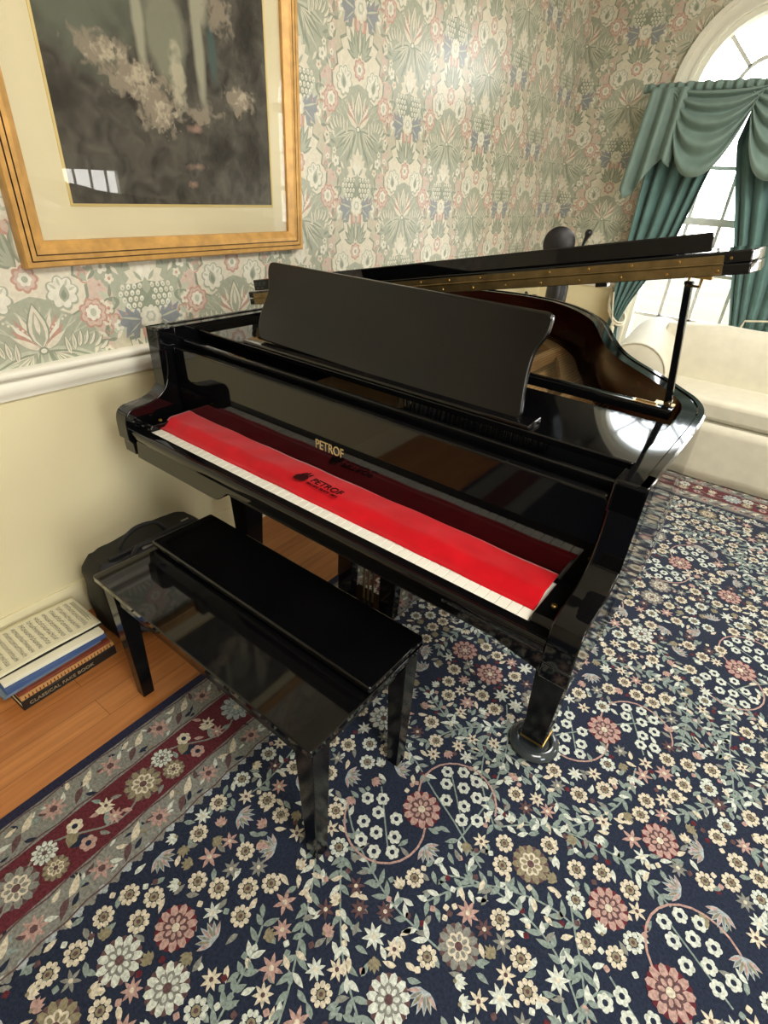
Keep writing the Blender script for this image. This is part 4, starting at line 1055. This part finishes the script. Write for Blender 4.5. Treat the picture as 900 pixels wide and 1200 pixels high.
mb=MB(); mb.tube(catmull([W(.32,.70),W(.25,.72),W(.19,.76),W(.15,.75),W(.12,.79)],5),[.03,.03,.03,.03,.03,.03,.028,.028,.026,.024,.022,.02,.018,.018,.016,.016,.014,.012,.012,.01,.008],10); mb.build('side_branch',M['dark_bronze'],orn)

# ------------------------------------------------------------------ light
def area(name,loc,size,power,col,target,sy=None):
    l=bpy.data.lights.new(name,'AREA'); l.energy=power; l.color=col; l.size=size
    if sy: l.shape='RECTANGLE'; l.size_y=sy
    o=bpy.data.objects.new(name,l); C.objects.link(o); o.location=loc
    o.rotation_euler=(Vector(target)-Vector(loc)).to_track_quat('-Z','Y').to_euler(); return o
w=bpy.data.worlds.new('sky'); SC.world=w; w.use_nodes=True; nt=w.node_tree; bg=nt.nodes['Background']
tc=nt.nodes.new('ShaderNodeTexCoord'); sp_=nt.nodes.new('ShaderNodeSeparateXYZ'); nt.links.new(tc.outputs['Generated'],sp_.inputs[0])
cr=nt.nodes.new('ShaderNodeValToRGB'); cr.color_ramp.elements[0].position=.0; cr.color_ramp.elements[0].color=(1,.97,.9,1); cr.color_ramp.elements[1].position=.6; cr.color_ramp.elements[1].color=(.72,.86,1,1)
nt.links.new(sp_.outputs['Z'],cr.inputs['Fac']); nt.links.new(cr.outputs['Color'],bg.inputs['Color']); bg.inputs['Strength'].default_value=15
# two broad area lights added under the ceiling as unseen fill
area('room_fill',(2.6,-1.2,2.7),1.3,80,(1,.96,.89),(2.3,-.9,0))
area('room_fill_far',(2.4,1.3,2.7),1.0,58,(1,.97,.92),(2.2,1.2,0))
# daylight entering by the right-hand windows and by the arched window
def portal(name,loc,sx,sy,target):
    o=area(name,loc,sx,1,(1,1,1),target,sy); o.data.cycles.is_portal=True
for a,b,c,d in RW: portal('side_window_daylight',(XR+.1,(a+b)/2,(c+d)/2),b-a,d-c,(0,(a+b)/2,(c+d)/2))
for c_ in (WX,WX2): portal('arch_window_daylight',(c_,YC+.14,1.38),.82,2.06,(c_,0,1.38))
# ------------------------------------------------------------------ camera
cam=bpy.data.cameras.new('camera'); co=bpy.data.objects.new('camera',cam); C.objects.link(co); SC.camera=co
yaw,pitch,roll=-.6047,-.5507,.0631
cy_,sy_,cp,sp2,cr_,sr=math.cos(yaw),math.sin(yaw),math.cos(pitch),math.sin(pitch),math.cos(roll),math.sin(roll)
fw=Vector((sy_*cp,cy_*cp,sp2)); rt=Vector((cy_,-sy_,0)); up=rt.cross(fw)
r2=rt*cr_+up*sr; u2=up*cr_-rt*sr
m4=Matrix((r2,u2,-fw)).transposed().to_4x4(); m4.translation=Vector((1.7346,-1.5062,1.4135)); co.matrix_world=m4
cam.sensor_fit='VERTICAL'; cam.sensor_height=36; cam.lens=630.35*36/1200; cam.clip_start=.02; cam.clip_end=200
SC.view_settings.view_transform='Standard'; SC.view_settings.look='None'; SC.view_settings.exposure=.1
SC.cycles.max_bounces=8; SC.cycles.glossy_bounces=5; SC.cycles.transparent_max_bounces=12; SC.cycles.use_denoising=True
SC.cycles.sample_clamp_indirect=6
